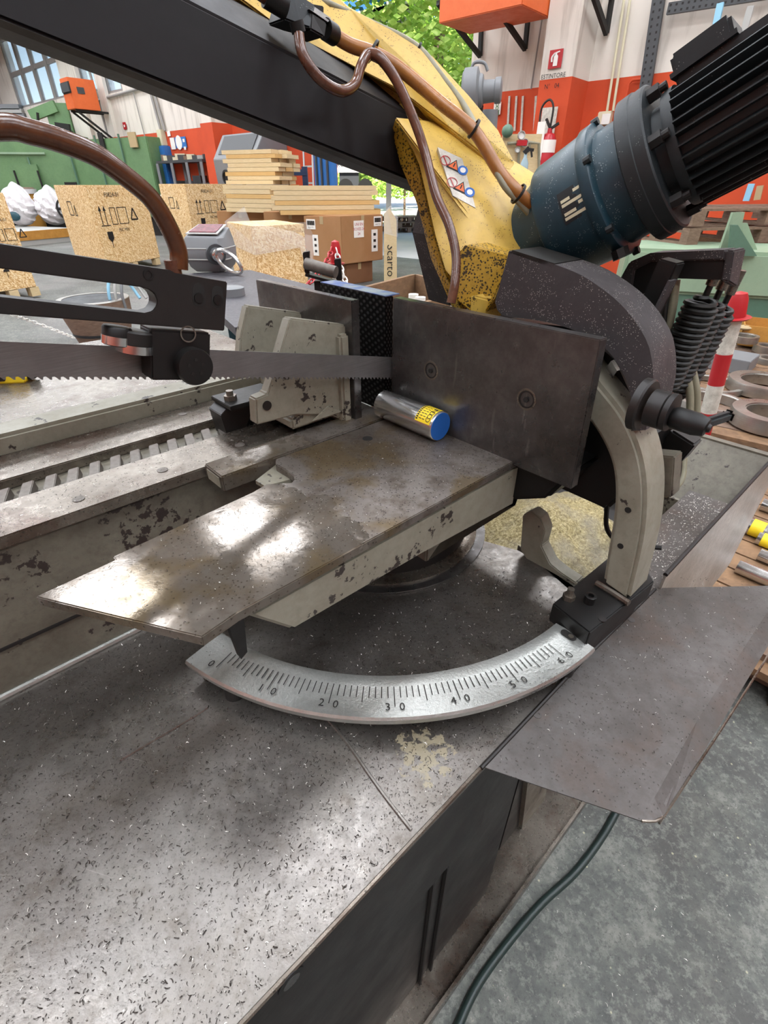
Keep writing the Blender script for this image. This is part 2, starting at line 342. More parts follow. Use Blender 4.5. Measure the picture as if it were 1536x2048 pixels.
def cyl(bm, p0, p1, r0, r1=None, n=24, cap=True, x=None, y=None):
    r1 = r0 if r1 is None else r1
    if x is None: x, y = basis(p1-p0)
    A = [bm.verts.new(p0+x*cos(2*pi*i/n)*r0+y*sin(2*pi*i/n)*r0) for i in range(n)]
    Bq = [bm.verts.new(p1+x*cos(2*pi*i/n)*r1+y*sin(2*pi*i/n)*r1) for i in range(n)]
    for i in range(n): bm.faces.new((A[i], A[(i+1) % n], Bq[(i+1) % n], Bq[i]))
    if cap: bm.faces.new(A[::-1]); bm.faces.new(Bq)
    return bm
def lathe(bm, o, ax, prof, n=32, closed=False, a0=0, a1=2*pi):
    """profile of (height, radius) along axis"""
    x, y = basis(ax); ax = ax.normalized(); full = abs(a1-a0-2*pi) < 1e-6; k = n if full else n+1
    rings = [[bm.verts.new(o+ax*h+(x*cos(a0+(a1-a0)*i/n)+y*sin(a0+(a1-a0)*i/n))*max(r, 1e-4)) for i in range(k)] for h, r in prof]
    m = len(rings)
    for j in range(m if closed else m-1):
        A, Bq = rings[j], rings[(j+1) % m]
        for i in range(n if full else n): 
            q = (i+1) % k
            bm.faces.new((A[i], A[q], Bq[q], Bq[i]))
    if not closed:
        if prof[0][1] > 2e-4 and full: bm.faces.new(rings[0][::-1])
        if prof[-1][1] > 2e-4 and full: bm.faces.new(rings[-1])
    return bm
def smoothpath(P, k=6):
    P = [Vector(p) for p in P]; out = []
    Q = [P[0]*2-P[1]]+P+[P[-1]*2-P[-2]]
    for i in range(1, len(Q)-2):
        for j in range(k):
            t = j/k; a, b, c, d = Q[i-1], Q[i], Q[i+1], Q[i+2]
            out.append(.5*((2*b)+(c-a)*t+(2*a-5*b+4*c-d)*t*t+(3*b-a-3*c+d)*t**3))
    out.append(P[-1]); return out
def tube(bm, P, r, n=12, sm=6, cap=True):
    P = smoothpath(P, sm) if sm else [Vector(p) for p in P]; rings = []
    x = None
    for i, p in enumerate(P):
        d = (P[min(i+1, len(P)-1)]-P[max(i-1, 0)]).normalized()
        if x is None: x, _ = basis(d)
        x = (x-d*x.dot(d)).normalized(); y = d.cross(x)
        rr = r[i] if isinstance(r, list) else r
        rings.append([bm.verts.new(p+(x*cos(2*pi*k/n)+y*sin(2*pi*k/n))*rr) for k in range(n)])
    for A, Bq in zip(rings, rings[1:]):
        for k in range(n): bm.faces.new((A[k], A[(k+1) % n], Bq[(k+1) % n], Bq[k]))
    if cap: bm.faces.new(rings[0][::-1]); bm.faces.new(rings[-1])
    return bm
def bar(bm, a, b, w, h, up=None):
    a, b = Vector(a), Vector(b); d = (b-a).normalized(); up = up or Vector((0, 0, 1))
    if abs(d.dot(up)) > .95: up = Vector((1, 0, 0))
    s = d.cross(up).normalized()*w/2; t = s.cross(d).normalized()*h/2
    return hexa(bm, [a-s-t, b-s-t, b+s-t, a+s-t, a-s+t, b-s+t, b+s+t, a+s+t])
_tc = {}
def text(bm, s, o, xd, yd, size, depth=.0004, align='CENTER'):
    key = (s, align)
    if key not in _tc:
        cu = bpy.data.curves.new('lettering', 'FONT'); cu.body = s; cu.align_x = align; cu.align_y = 'CENTER'; cu.size = 1; cu.resolution_u = 2
        to = bpy.data.objects.new('lettering', cu); COL.objects.link(to); bpy.context.view_layer.update()
        me = bpy.data.meshes.new_from_object(to.evaluated_get(bpy.context.evaluated_depsgraph_get()))
        _tc[key] = ([v.co.copy() for v in me.vertices], [list(p.vertices) for p in me.polygons])
        bpy.data.objects.remove(to); bpy.data.meshes.remove(me); bpy.data.curves.remove(cu)
    vs, fs = _tc[key]; xd, yd = xd.normalized(), yd.normalized(); nd = xd.cross(yd)*depth
    w = [bm.verts.new(o+xd*v.x*size+yd*v.y*size+nd) for v in vs]
    for f in fs:
        try: bm.faces.new([w[i] for i in f])
        except ValueError: pass
    return bm
def plate(bm, o, xd, yd, w, h, th=.0006):
    """thin rectangular plate centred on o, standing proud along xd x yd"""
    xd, yd = xd.normalized()*w/2, yd.normalized()*h/2; nd = xd.cross(yd).normalized()*th
    return prism(bm, [o-xd-yd, o+xd-yd, o+xd+yd, o-xd+yd], nd)
def chips(bm, pts, smin, smax, up=Vector((0, 0, 1)), curl=1.7, wide=.13):
    """tiny bent metal shavings"""
    for p in pts:
        L = random.uniform(smin, smax); a = random.uniform(0, 2*pi); t, w = basis(up); d = t*cos(a)+w*sin(a); s = up.cross(d)*L*wide*random.uniform(.5, 1.1)
        k = random.uniform(-curl, curl); h = random.uniform(.05, .45)*L; prev = None; q = p.copy()
        for i in range(4):
            e = (d*cos(k*i/3*1.5)+up.cross(d)*sin(k*i/3*1.5))
            hh = up*(h*sin(pi*i/3)+.0003); A = bm.verts.new(q+s+hh); Bq = bm.verts.new(q-s*.6+hh*1.2)
            if prev: bm.faces.new((prev[0], A, Bq, prev[1]))
            prev = (A, Bq); q = q+e*L/3
    return bm
# ============================================================ THE SAW
mats()
DZ = .70                                                        # deck height
BEDLOC = mc(.3, .45, 0)
PATCH = pz(850, 1505, DZ) - BEDLOC
K['deck'] = make_deck()
bed = root('saw_bed', BEDLOC, 'grey steel bed of the band saw with a wide oily deck littered with swarf', 'machine bed')
# deck sheet: near part, plus the channel that runs on to the right
bm = nb(); prism(bm, [mc(-.45, .163, DZ), mc(.80, .158, DZ), mc(.80, .235, DZ), mc(.70, .243, DZ), mc(.716, .383, DZ), mc(.665, .52, DZ), mc(.665, .68, DZ), mc(-.45, .68, DZ)], Z*-.006)
obj('deck', bm, 'deck', bed, 'scratched steel deck sheet', smooth=False, bevel=.0015)
bm = nb(); box(bm, mc, (.715, .150, DZ-.03), (1.215, .245, DZ-.004)); obj('channel', bm, 'chute', bed, smooth=False)
# raised folded line across the deck
bm = nb(); tube(bm, [pz(240, 1520, DZ+.0005), pz(400, 1425, DZ+.0005), pz(415, 1412, DZ+.0005)], .0022, 6, 3)
obj('weld_bead', bm, 'deck', bed); bm = nb(); tube(bm, [pz(640, 1420, DZ+.0005), pz(690, 1480, DZ+.0005), pz(760, 1580, DZ+.0005), pz(822, 1660, DZ+.0005)], .0022, 6, 3)
obj('weld_bead', bm, 'deck', bed)
# right-hand apron
bm = nb(); box(bm, mc, (-.45, .1605, .50), (.345, .1635, DZ+.004)); box(bm, mc, (.345, .1605, .62), (.80, .1635, DZ+.002)); obj('apron', bm, 'dark', bed, 'dark stained side apron below the deck', smooth=False)
bm = nb(); tube(bm, [mc(-.45, .163, DZ+.003), mc(.32, .162, DZ+.003)], .0028, 6, 0); obj('edge_weld', bm, 'rail', bed)
bm = nb(); c = pv(583, 1962, .1595); cyl(bm, c, c+V*.003, .014, n=20); dh = obj('drain_hole', bm, 'black', bed); bm = nb(); cyl(bm, c-V*.0004-Z*.002, c-Z*.002, .009, n=16); obj('hole_glint', bm, 'jaw', bed, 'pale disc painted in as the glint inside the round drain hole')  # pale steel disc over the hole stands in for the glint inside it
for a, b, c_ in ((-.45, .345, .168), ):
    bm = nb(); box(bm, mc, (a, .170, .012), (b+.12, .60, .62)); obj('base_cabinet', bm, 'dark', bed, 'dark base cabinet', smooth=False, bevel=.003)
bm = nb(); hexa(bm, [pv(1035, 1728, .19), pv(1065, 1738, .19), pv(1065, 1738, .19)+V*.3, pv(1035, 1728, .19)+V*.3, pv(1060, 1530, .19), pv(1100, 1540, .19), pv(1100, 1540, .19)+V*.3, pv(1060, 1530, .19)+V*.3]); obj('base_leg', bm, 'cast_dirty', bed, smooth=False)
bm = nb(); box(bm, mc, (.55, .20, .012), (1.25, .62, .60)); obj('base_cabinet', bm, 'dark', bed, smooth=False)
bm = nb(); box(bm, mc, (-.45, .165, .40), (.02, .168, .5)); 
bm.free()
for u0 in (.245, .275):
    bm = nb(); box(bm, mc, (u0, .163, .012), (u0+.004, .169, .48)); obj('cabinet_rib', bm, 'ink', bed, smooth=False)
bm = nb(); box(bm, mc, (-.5, .118, .002), (1.3, .62, .012)); box(bm, mc, (-.5, .114, .002), (1.3, .12, .045)); obj('drip_flange', bm, 'rail', bed, 'rusty angle flange round the foot', smooth=False)
# swarf pit and tub behind the swivel block
bm = nb(); box(bm, mc, (.66, .225, .50), (1.30, .70, .51)); box(bm, mc, (.66, .70, .5), (1.30, .71, .80)); obj('pit_floor', bm, 'cast_dirty', bed, smooth=False)
bm = nb(); box(bm, mc, (.80, .1455, .30), (1.62, .1495, .735)); obj('tub_side', bm, 'tub', bed, 'bright brushed outer side of the tub', smooth=False)
bm = nb(); box(bm, mc, (1.215, .1495, .60), (1.225, .62, .66)); prism(bm, [mc(1.30, .1495, .60), mc(1.30, .60, .60), mc(1.42, .60, .745), mc(1.42, .1495, .745)], U*.006); box(bm, mc, (1.22, .1495, .60), (1.30, .60, .605)); box(bm, mc, (1.42, .1495, .70), (1.44, .62, .75))
obj('tub_end', bm, 'cast_dirty', bed, 'mossy green-grey end of the tub', smooth=False)
bm = nb(); tube(bm, [mc(.80, .1475, .737), mc(1.3, .1475, .737), mc(1.62, .1475, .737)], .004, 8, 2); obj('tub_rim', bm, 'dark', bed)
# tall body under the vice slideways
bm = nb(); box(bm, mc, (-.50, .683, DZ), (.62, 1.0, .925)); obj('vice_body', bm, 'cast_dirty', bed, 'grey-green painted body under the slideways', smooth=False, bevel=.003)
bm = nb(); box(bm, mc, (-.50, .672, .925), (.60, .765, .942)); obj('front_slideway', bm, 'rail', bed, smooth=False, bevel=.002)
bm = nb(); box(bm, mc, (-.50, .834, .925), (.62, .93, .942)); obj('back_slideway', bm, 'rail', bed, smooth=False, bevel=.002)
bm = nb(); box(bm, mc, (-.50, .932, .90), (.62, .995, .972)); obj('guide_bar', bm, 'cast', bed, 'painted guide bar behind the slideways', smooth=False, bevel=.006)
bm = nb(); tube(bm, [mc(-.50, .9, DZ+.0), mc(-.5, .9, DZ)], .001, 4, 0); bm.free()
bm = nb(); tube(bm, [mc(-.5, .681, DZ+.002), mc(.0, .680, DZ+.002), mc(.45, .68, DZ+.002)], .005, 8, 4); obj('corner_weld', bm, 'scale', bed, 'shiny weld where deck meets body')
bm = nb(); box(bm, mc, (-.50, .680, .775), (.5, .6845, .779)); obj('body_seam', bm, 'dark', bed, smooth=False)
for px, py in ((157, 998), (325, 940), (480, 890), (590, 845), (885-820+300, 828)):
    bm = nb(); c = pz(px, py, .9422); cyl(bm, c-Z*.002, c+Z*.0006, .008, n=16); o = obj('slideway_screw', bm, 'rack', bed)
# rack between the slideways: one object for every tooth
bm = nb(); box(bm, mc, (-.5, .768, .87), (.62, .815, .905)); obj('rack_bar', bm, 'rack', bed, smooth=False)
proto = None
for i in range(28):
    u0 = -.38+.0305*i
    if proto is None:
        bm = nb(); a, b = .7685, .812
        prism(bm, [mc(u0, a, .905), mc(u0+.021, a, .905), mc(u0+.018, a, .939), mc(u0+.003, a, .939)], V*(b-a)+U*.014); proto = obj('rack_tooth', bm, 'rack', bed, smooth=False, bevel=.001); p0 = proto.location.copy()
    else:
        c = proto.copy(); COL.objects.link(c); c.location = p0+U*(.0305*i)
# nuts by the scale
for q in ((425, 1352), (1110, 1358)):
    bm = nb(); c = pz(*q, DZ); bar(bm, c-U*.012+Z*.006, c+U*.012+Z*.004, .012, .012); obj('weld_lug', bm, 'rail', bed, smooth=False, bevel=.002)
# swarf (nobody could count it)
def rnd(n, f): return [f() for _ in range(n)]
def ok_deck(P):
    u, v, _ = uvz(P); return not (math.hypot(u-.578, v-.632) > .39 and math.hypot(u-.578, v-.632) < .50 and u > .1)
bm = nb(); P = [mc(random.uniform(-.42, .66), random.uniform(.172, .67), DZ) for _ in range(8500)]
P = [p for p in P if random.random() < (1.0 if uvz(p)[1] < .42 else .55)]
chips(bm, P, .0016, .0054); chips(bm, [mc(random.uniform(-.42, .62), .172+.49*random.random()**1.5, DZ) for _ in range(9000)], .0006, .0022, wide=.3); o = obj('swarf', bm, 'chip', None, smooth=False, kind='stuff'); tag(o, 'dark curled metal shavings scattered over the saw deck', 'swarf')
bm = nb(); chips(bm, [mc(random.uniform(-.4, .6), random.uniform(.675, .99), .943 if 1 else 0) for _ in range(10)], .002, .005); bm.free()
bm = nb(); P = []
while len(P) < 2200:
    u, v = random.uniform(-.4, .5), random.uniform(.675, .928)
    if v < .764: P.append(mc(u, v, .9425))
    elif v > .84: P.append(mc(u, v, .9425))
chips(bm, P, .0012, .0036); tag(obj('swarf', bm, 'chip', None, smooth=False, kind='stuff'), 'fine wet swarf lying along the vice slideways', 'swarf')

# ---------------- sheet outfeed beyond the slideways, with tape measure
sh = root('infeed_sheet', mc(.1, 1.2, 0), 'speckled flat sheet table beyond the vice slideways', 'sheet table')
bm = nb(); box(bm, mc, (-.9, .998, .950), (.62, 1.50, .957)); obj('top_sheet', bm, 'rail', sh, smooth=False)
for a, b in ((-.85, 1.05), (-.85, 1.42), (.55, 1.42), (.55, 1.05)):
    bm = nb(); box(bm, mc, (a, b, 0), (a+.05, b+.05, .95)); obj('leg', bm, 'cast_dirty', sh, smooth=False)
tm = root('tape_measure', pz(20, 765, .957), 'yellow and black tape measure lying on the speckled sheet at the left edge', 'tape measure')
c = pz(18, 768, .957); d = (pz(68, 766, .957)-c).normalized(); w = Z.cross(d)
bm = nb(); prism(bm, [c-d*.05-w*.0+Z*z_+d*x_ for x_, z_ in ((0, 0), (.082, 0), (.085, .012), (.078, .026), (.06, .034), (.05, .03), (.035, .038), (.0, .038))], w*.04); obj('case', bm, 'yl', tm, bevel=.003)
bm = nb(); prism(bm, [c-d*.05-w*.002+Z*z_+d*x_ for x_, z_ in ((.002, .006), (.045, .006), (.05, .016), (.045, .024), (.002, .024))], w*.044); obj('grip', bm, 'rubber', tm, bevel=.001)
bm = nb(); prism(bm, [c+d*.033+w*.01+Z*.004, c+d*.045+w*.01+Z*.004, c+d*.045+w*.01+Z*.026, c+d*.033+w*.01+Z*.02], w*.022); obj('hook', bm, 'dark', tm, smooth=False)

# ---------------- swivel hub, scale ring
hubc = mc(.578, .632, DZ)
hub = root('swivel_hub', hubc, 'round dark turntable hub welded to the deck under the cutting table', 'hub')
bm = nb(); lathe(bm, hubc, Z, [(0, .176), (.05, .176), (.055, .172), (.10, .172), (.10, .15), (.17, .15)], 48); obj('drum', bm, 'dark', hub)
bm = nb(); lathe(bm, hubc, Z, [(.0, .197), (.008, .197), (.013, .184), (.013, .17)], 48); obj('weld_ring', bm, 'rail', hub)
bm = nb(); lathe(bm, hubc, Z, [(.001, .215), (.004, .215), (.004, .196), (.001, .196)], 48, closed=True); obj('flange', bm, 'jaw', hub)
sc = root('mitre_scale', mc(.2, .35, DZ), 'curved bright steel protractor scale engraved 0 to 60 on the deck', 'scale')
SC = mc(.5705, .621, 0); SR = .438
def arc(r, deg, z): return SC+U*(r*cos(radians(deg)))+V*(r*sin(radians(deg)))+Z*z
A0, A1 = -168.5, -92.5; n = 60; bm = nb(); prof = [(.406, .738), (.409, .7445), (.426, .746), (.427, .7455), (.472, .7445), (.4745, .741), (.472, .730), (.462, .7275), (.406, .7275)]
rings = [[bm.verts.new(arc(r, A0+(A1-A0)*i/n, z)) for r, z in prof] for i in range(n+1)]
for A, Bq in zip(rings, rings[1:]):
    for k in range(len(prof)): bm.faces.new((A[k], A[(k+1) % len(prof)], Bq[(k+1) % len(prof)], Bq[k]))
bm.faces.new(rings[0]); bm.faces.new(rings[-1][::-1]); obj('ring', bm, 'scale', sc)
bm = nb(); D0, DS = -162.8, 64.2/60
for k in range(61):
    a = D0+k*DS; L = .030 if k % 10 == 0 else (.024 if k % 5 == 0 else .017); t = (arc(1, a+90, 0)-SC).normalized()*.00055
    p, q = arc(.428, a, .7466), arc(.428+L, a, .7462)
    bm.faces.new([bm.verts.new(x) for x in (p-t, q-t, q+t, p+t)])
    if k % 10 == 0:
        s = str(k); td = (arc(1, a+90, 0)-SC).normalized(); rd = (arc(1, a, 0)-SC).normalized(); yd = -rd; 
        if k == 0: text(bm, '0', arc(.457, a-1.3, .7462), td, yd, .0155, .0003)
        else:
            for j, ch in enumerate(s): text(bm, ch, arc(.4585, a+(-1.15 if j == 0 else 1.15), .7462), td, yd, .0155, .0003)
obj('graduations', bm, 'ink', sc, 'engraved lines and numerals 0 to 60', smooth=False)
c = pz(1137, 1270, .7467); bm = nb(); rd = (c-SC); rd.z = 0; rd.normalize(); td = Z.cross(rd)
prism(bm, [c+rd*(.006*cos(t)+(.006 if cos(t) > 0 else -.006))+td*.006*sin(t) for t in [2*pi*i/20 for i in range(20)]], Z*.0005); obj('slot', bm, 'ink', sc, smooth=False)
bm = nb(); cyl(bm, c+rd*.004-Z*.002, c+rd*.004+Z*.0012, .004, n=16); obj('screw', bm, 'rail', sc)
for a in (-160, -97):
    bm = nb(); p = arc(.455, a, DZ); cyl(bm, p, p+Z*.028, .014, n=20); obj('scale_post', bm, 'dark', sc)

# ---------------- cutting table
TB = mc(.3, .45, .86); WET = pz(380, 1135, .95)-TB
K['table'] = make_table()
tb = root('cutting_table', TB, 'long pointed cutting table plate with a wet oily top and grey casting below', 'saw table')
bm = nb(); T = .95
ol = [pz(70, 1193, T), pz(403, 1274, T), mc(.13, .354, T), mc(.605, .356, T), mc(.605, .608, T), mc(.335, .608, T), pz(551, 928, T), pz(575, 942, T), pz(588, 952, T), pz(589, 958, T), pz(583, 965, T), pz(532, 968, T), pz(505, 984, T), mc(.16, .537, T), pz(225, 1113, T), pz(231, 1119, T)]
prism(bm, ol, Z*-.013); obj('top_plate', bm, 'table', tb, 'worn steel plate, half wet with coolant', smooth=False, bevel=.0012)
bm = nb(); prism(bm, [pz(511, 961, .9385), pz(552, 929, .9385), mc(.36, .60, .9385), mc(.36, .55, .9385), pz(530, 972, .9385)], Z*-.006); obj('pocket_ledge', bm, 'cast', tb, smooth=False)
bm = nb(); prism(bm, [mc(.14, .357, .9365), mc(.19, .357, .879), mc(.40, .357, .874), mc(.62, .357, .861), mc(.62, .357, .9365)], V*.16)
hexa(bm, [mc(.19, .36, .879), mc(.62, .36, .865), mc(.62, .55, .865), mc(.30, .50, .88), mc(.19, .36, .9365), mc(.62, .36, .9365), mc(.62, .55, .9365), mc(.2, .5, .9365)])
obj('casting', bm, 'cast', tb, 'grey-green painted beam under the plate', bevel=.004)
bm = nb(); prism(bm, [pv(1030, 1008, .40), mc(.46, .40, .875), mc(.46, .40, .80), mc(.70, .40, .83), mc(.74, .40, .94)], V*.2); obj('lower_rib', bm, 'cast_dirty', tb, bevel=.003)
bm = nb(); c = pz(735, 877, .9502); cyl(bm, c-Z*.001, c+Z*.0004, .0085, n=24); obj('bolt_hole', bm, 'ink', tb)
bm = nb(); p = pz(459, 1255, .938); prism(bm, [p, p+U*.016, p+U*.012-Z*.045+V*.0, p+U*.004-Z*.05], V*.010); obj('pointer', bm, 'black', tb, 'black pointer aimed at zero', smooth=False)
bm = nb(); P = []
while len(P) < 900:
    u, v = random.uniform(.0, .6), random.uniform(.36, .6)
    if (v-.36 > (.09-u)*1.6) and v < .53+(.06 if u > .35 else 0): P.append(mc(u, v, .9505))
chips(bm, P, .0012, .0034); chips(bm, [mc(random.uniform(.12, .59), random.uniform(.362, .525), .9505) for _ in range(1800)], .0006, .0018, wide=.35); tag(obj('swarf', bm, 'chip', None, smooth=False, kind='stuff'), 'fine dark swarf on the pointed cutting table', 'swarf')
# slide strip in front of the moving jaw
st = root('slide_block', mc(.4, .64, .92), 'flat grey steel slide strip between cutting table and front slideway', 'slide strip')
bm = nb(); box(bm, mc, (.247, .6125, .924), (.60, .668, .9505)); obj('strip', bm, 'table', st, smooth=False, bevel=.002)
bm = nb(); box(bm, mc, (.2462, .622, .928), (.2475, .660, .945)); obj('front_pad', bm, 'cast', st, smooth=False)

# ---------------- jaws
jw = root('fixed_jaw_plate', mc(.6, .44, .95), 'large dark ground steel jaw plate with two countersunk bolts, behind the steel bar', 'jaw plate')
bm = nb(); JB = [(.595, .258, .944), (.595, .624, .944), (.595, .624, 1.147), (.595, .266, 1.147)]
prism(bm, [mc(*q) for q in JB], U*.018); obj('plate', bm, 'jaw', jw, smooth=False, bevel=.0012)
for q in ((862, 741), (1053, 799)):
    c = pu(*q, .5948); bm = nb(); lathe(bm, c, -U, [(-.004, .0125), (.0006, .0125), (.0008, .0105), (-.002, .0100), (-.002, .0105)], 28); obj('bolt', bm, 'dark', jw)
    bm = nb(); lathe(bm, c, -U, [(-.003, .0155), (.0004, .0155), (.0006, .0128), (-.003, .0128)], 28, closed=True); obj('countersink_ring', bm, 'rail', jw)
    bm = nb(); cyl(bm, c-U*.0025, c-U*.0012, .0042, n=6); obj('hex_socket', bm, 'ink', jw, smooth=False)
fj = root('far_jaw_plate', mc(.6, .74, .95), 'knurled black jaw plate with a blue filmed top edge, left of the blade', 'jaw plate')
bm = nb(); prism(bm, [mc(.600, .648, .942), mc(.600, .829, .942), mc(.600, .829, 1.146), mc(.600, .646, 1.144)], U*.018); obj('plate', bm, 'knurl', fj, smooth=False, bevel=.001)
bm = nb(); prism(bm, [mc(.6005, .648, 1.1445), mc(.6005, .828, 1.1462), mc(.6, .828, 1.1475), mc(.6, .648, 1.146)], U*.034); obj('top_film', bm, 'bluefilm', fj, 'blue filmed top edge', smooth=False)
bm = nb(); box(bm, mc, (.618, .66, .94), (.70, .82, 1.10)); obj('backing_casting', bm, 'cast_dirty', fj, smooth=False, bevel=.004)
ws = root('round_bar', mc(.569, .55, .95), 'bright steel round bar with yellow label and blue end cap against the jaw', 'steel bar')
P0, P1, BR = mc(.569, .482, .9745), mc(.569, .618, .9745), .0243
bm = nb(); lathe(bm, P0, V, [(0, BR-.001), (.001, BR), (.135, BR), (.136, BR-.001)], 48); obj('bar', bm, 'bright', ws)
bm = nb(); cyl(bm, P0-V*.0006, P0+V*.0005, BR-.0014, n=40); obj('end_cap', bm, 'blue_cap', ws, 'blue painted end')
bm = nb(); x, y = U, Z; k = 16
def onbar(a, l, r=BR+.0004): return P0+V*l+(-U*cos(a)+Z*sin(a))*r
aa = [radians(18+(100)*i/k) for i in range(k+1)]
va = [(bm.verts.new(onbar(a, .004)), bm.verts.new(onbar(a, .036))) for a in aa]
for p, q in zip(va, va[1:]): bm.faces.new((p[0], q[0], q[1], p[1]))
obj('label', bm, 'yl', ws, 'yellow paper label with black print')
bm = nb()
for j, ch in enumerate('COGNE'):
    a = radians(34+j*15); text(bm, ch, onbar(a, .0095, BR+.0007), -(U*sin(a)+Z*cos(a)) if 0 else (Z*cos(a)+U*sin(a)), V*1, .013, .0001)
for j in range(7):
    a = radians(30+j*11); 
    for l0, l1 in ((.017, .022), (.0235, .0285)): prism(bm, [onbar(a, l0, BR+.0006), onbar(a, l1, BR+.0006), onbar(a+.05, l1, BR+.0006), onbar(a+.05, l0, BR+.0006)], Z*.0001)
for j in range(10):
    a = radians(24+j*8.4); prism(bm, [onbar(a, .031, BR+.0006), onbar(a, .035, BR+.0006), onbar(a+.09, .035, BR+.0006), onbar(a+.09, .031, BR+.0006)], Z*.0001)
obj('print', bm, 'ink', ws, smooth=False)

mv = root('moving_vice_jaw', mc(.47, .75, .942), 'off-white chipped ribbed casting of the moving vice jaw with a steel plate', 'vice jaw')
bm = nb(); prism(bm, [mc(.522, .641, .944), mc(.522, .930, .944), mc(.522, .930, 1.148), mc(.522, .641, 1.149)], U*.016); obj('jaw_plate', bm, 'jaw', mv, smooth=False, bevel=.001)
bm = nb(); box(bm, mc, (.502, .648, .944), (.5215, .945, 1.098)); obj('back_wall', bm, 'cast', mv, smooth=True, bevel=.004)
def rib(v0, w_, full):
    bm = nb(); pts = [pv(*q, v0) for q in ([(582, 636), (711, 652), (706, 842), (684, 839), (664, 831), (594, 830), (515, 850), (512, 798), (536, 788), (547, 756), (566, 690)] if full else [(582, 636), (711, 652), (706, 780), (560, 760), (566, 700)])]
    pts = [p+U*(-.001) for p in pts]; prism(bm, pts, V*w_); return bm
obj('web', rib(.660, .022, True), 'cast', mv, 'near rib with an arched foot', bevel=.0025)
o = obj('web', rib(.660, .020, False), 'cast', mv, bevel=.003); o.location += V*.125
bm = nb(); prism(bm, [mc(.405, .665, .957), mc(.50, .665, .957), mc(.50, .665, .985), mc(.425, .665, .985), mc(.405, .665, .975)], V*.15); obj('foot', bm, 'cast', mv, bevel=.004)
bm = nb(); prism(bm, [mc(.44, .6585, .966), mc(.505, .6585, .966), mc(.475, .6585, .985)], V*-.004); obj('gusset', bm, 'cast', mv, bevel=.001)
bm = nb(); c = pv(534, 811, .659); cyl(bm, c, c-V*.0015, .0075, n=20); obj('bolt_hole', bm, 'dark', mv)
bm = nb(); c = pu(497, 812, .404); cyl(bm, c, c-U*.001, .004, n=14); obj('oil_hole', bm, 'ink', mv)
bm = nb(); a = pu(563, 628, .52); a = mc(.50, .78, 1.04); plate(bm, a-U*.004, -V, Z+U*.0, .03, .05); obj('warning_label', bm, 'yl', mv, 'yellow warning label', smooth=False)
br = root('rack_carriage', mc(.36, .79, .93), 'black greasy steel carriage and nut riding the rack beside the vice jaw', 'carriage')
bm = nb(); prism(bm, [mc(.34, .745, .985), mc(.44, .745, .985), mc(.44, .745, .993), mc(.34, .745, .993)], V*.07); obj('top_strap', bm, 'black', br, smooth=False, bevel=.001)
bm = nb(); prism(bm, [mc(.335, .765, .93), mc(.36, .765, .918), mc(.375, .765, .945), mc(.40, .765, .985), mc(.345, .765, .985), mc(.33, .765, .975)], V*.045); obj('bracket', bm, 'dark', br, bevel=.001)
bm = nb(); box(bm, mc, (.385, .76, .925), (.47, .81, .975)); obj('slider', bm, 'black', br, smooth=False, bevel=.003)
bm = nb(); c = mc(.357, .775, .993); cyl(bm, c, c+Z*.008, .011, n=6); cyl(bm, c+Z*.008, c+Z*.016, .006, n=12); obj('nut', bm, 'rail', br, smooth=False)

# ---------------- blade and blade guide
BV = .72
bow = root('saw_bow', hd(-.1, BV, .3), 'dark beam of the saw bow slanting down to its yellow wheel casting', 'saw bow')
bm = nb(); a0, a1, pit = -1.0, .22, .0082; top, bot = .0190, -.0160; N = int((a1-a0)/pit)
for sgn in (0,):
    pts = [(a0, top), (a0, bot)]
    for i in range(N): x = a0+i*pit; pts += [(x+.0022, bot+.0000), (x+.0040, bot-.0012), (x+.0062, bot-.0034), (x+.0078, bot-.0034), (x+.0081, bot-.0004)]
    pts += [(a0+N*pit, bot), (a0+N*pit, top)]
    up = [bm.verts.new(hd(x, .6343, y)) for x, y in pts]; dn = [bm.verts.new(hd(x, .6357, y)) for x, y in pts]
    # band as a strip, teeth closed against a straight root line
    for S_, vv in ((up, .6343), (dn, .6357)):
        xs = [p[0] for p in pts[1:-1]]; tops = [bm.verts.new(hd(x, vv, bot+.004)) for x in xs]
        for i in range(len(xs)-1): bm.faces.new((S_[i+1], S_[i+2], tops[i+1], tops[i]))
        for i in range(0, len(xs)-1): pass
        bm.faces.new([S_[0]]+tops+[S_[-1]])
    for i in range(len(up)): 
        j = (i+1) % len(up); bm.faces.new((up[i], up[j], dn[j], dn[i]))
obj('blade', bm, 'blade', bow, 'long grey toothed band blade crossing in front of the vice', smooth=False)
G = .598
def gp(x, y): return pv(x, y, G)
def ext(p, q, k): return p+(p-q)*k
t0, b0 = gp(0, 488), gp(0, 628); s0, s1 = gp(0, 537), gp(0, 594)
bm = nb(); F = [gp(343, 541), gp(349, 546), gp(455, 564), gp(449, 662)]
outer = [ext(t0, gp(343, 541), 1.3)]+F+[ext(b0, gp(449, 662), 1.2), ext(s1, gp(293, 627), 1.5), gp(0, 594), gp(290, 626), gp(305, 622), gp(313, 611), gp(314, 600), gp(308, 587), gp(297, 579), gp(280, 574), gp(0, 537), ext(s0, gp(280, 574), 1.5)]
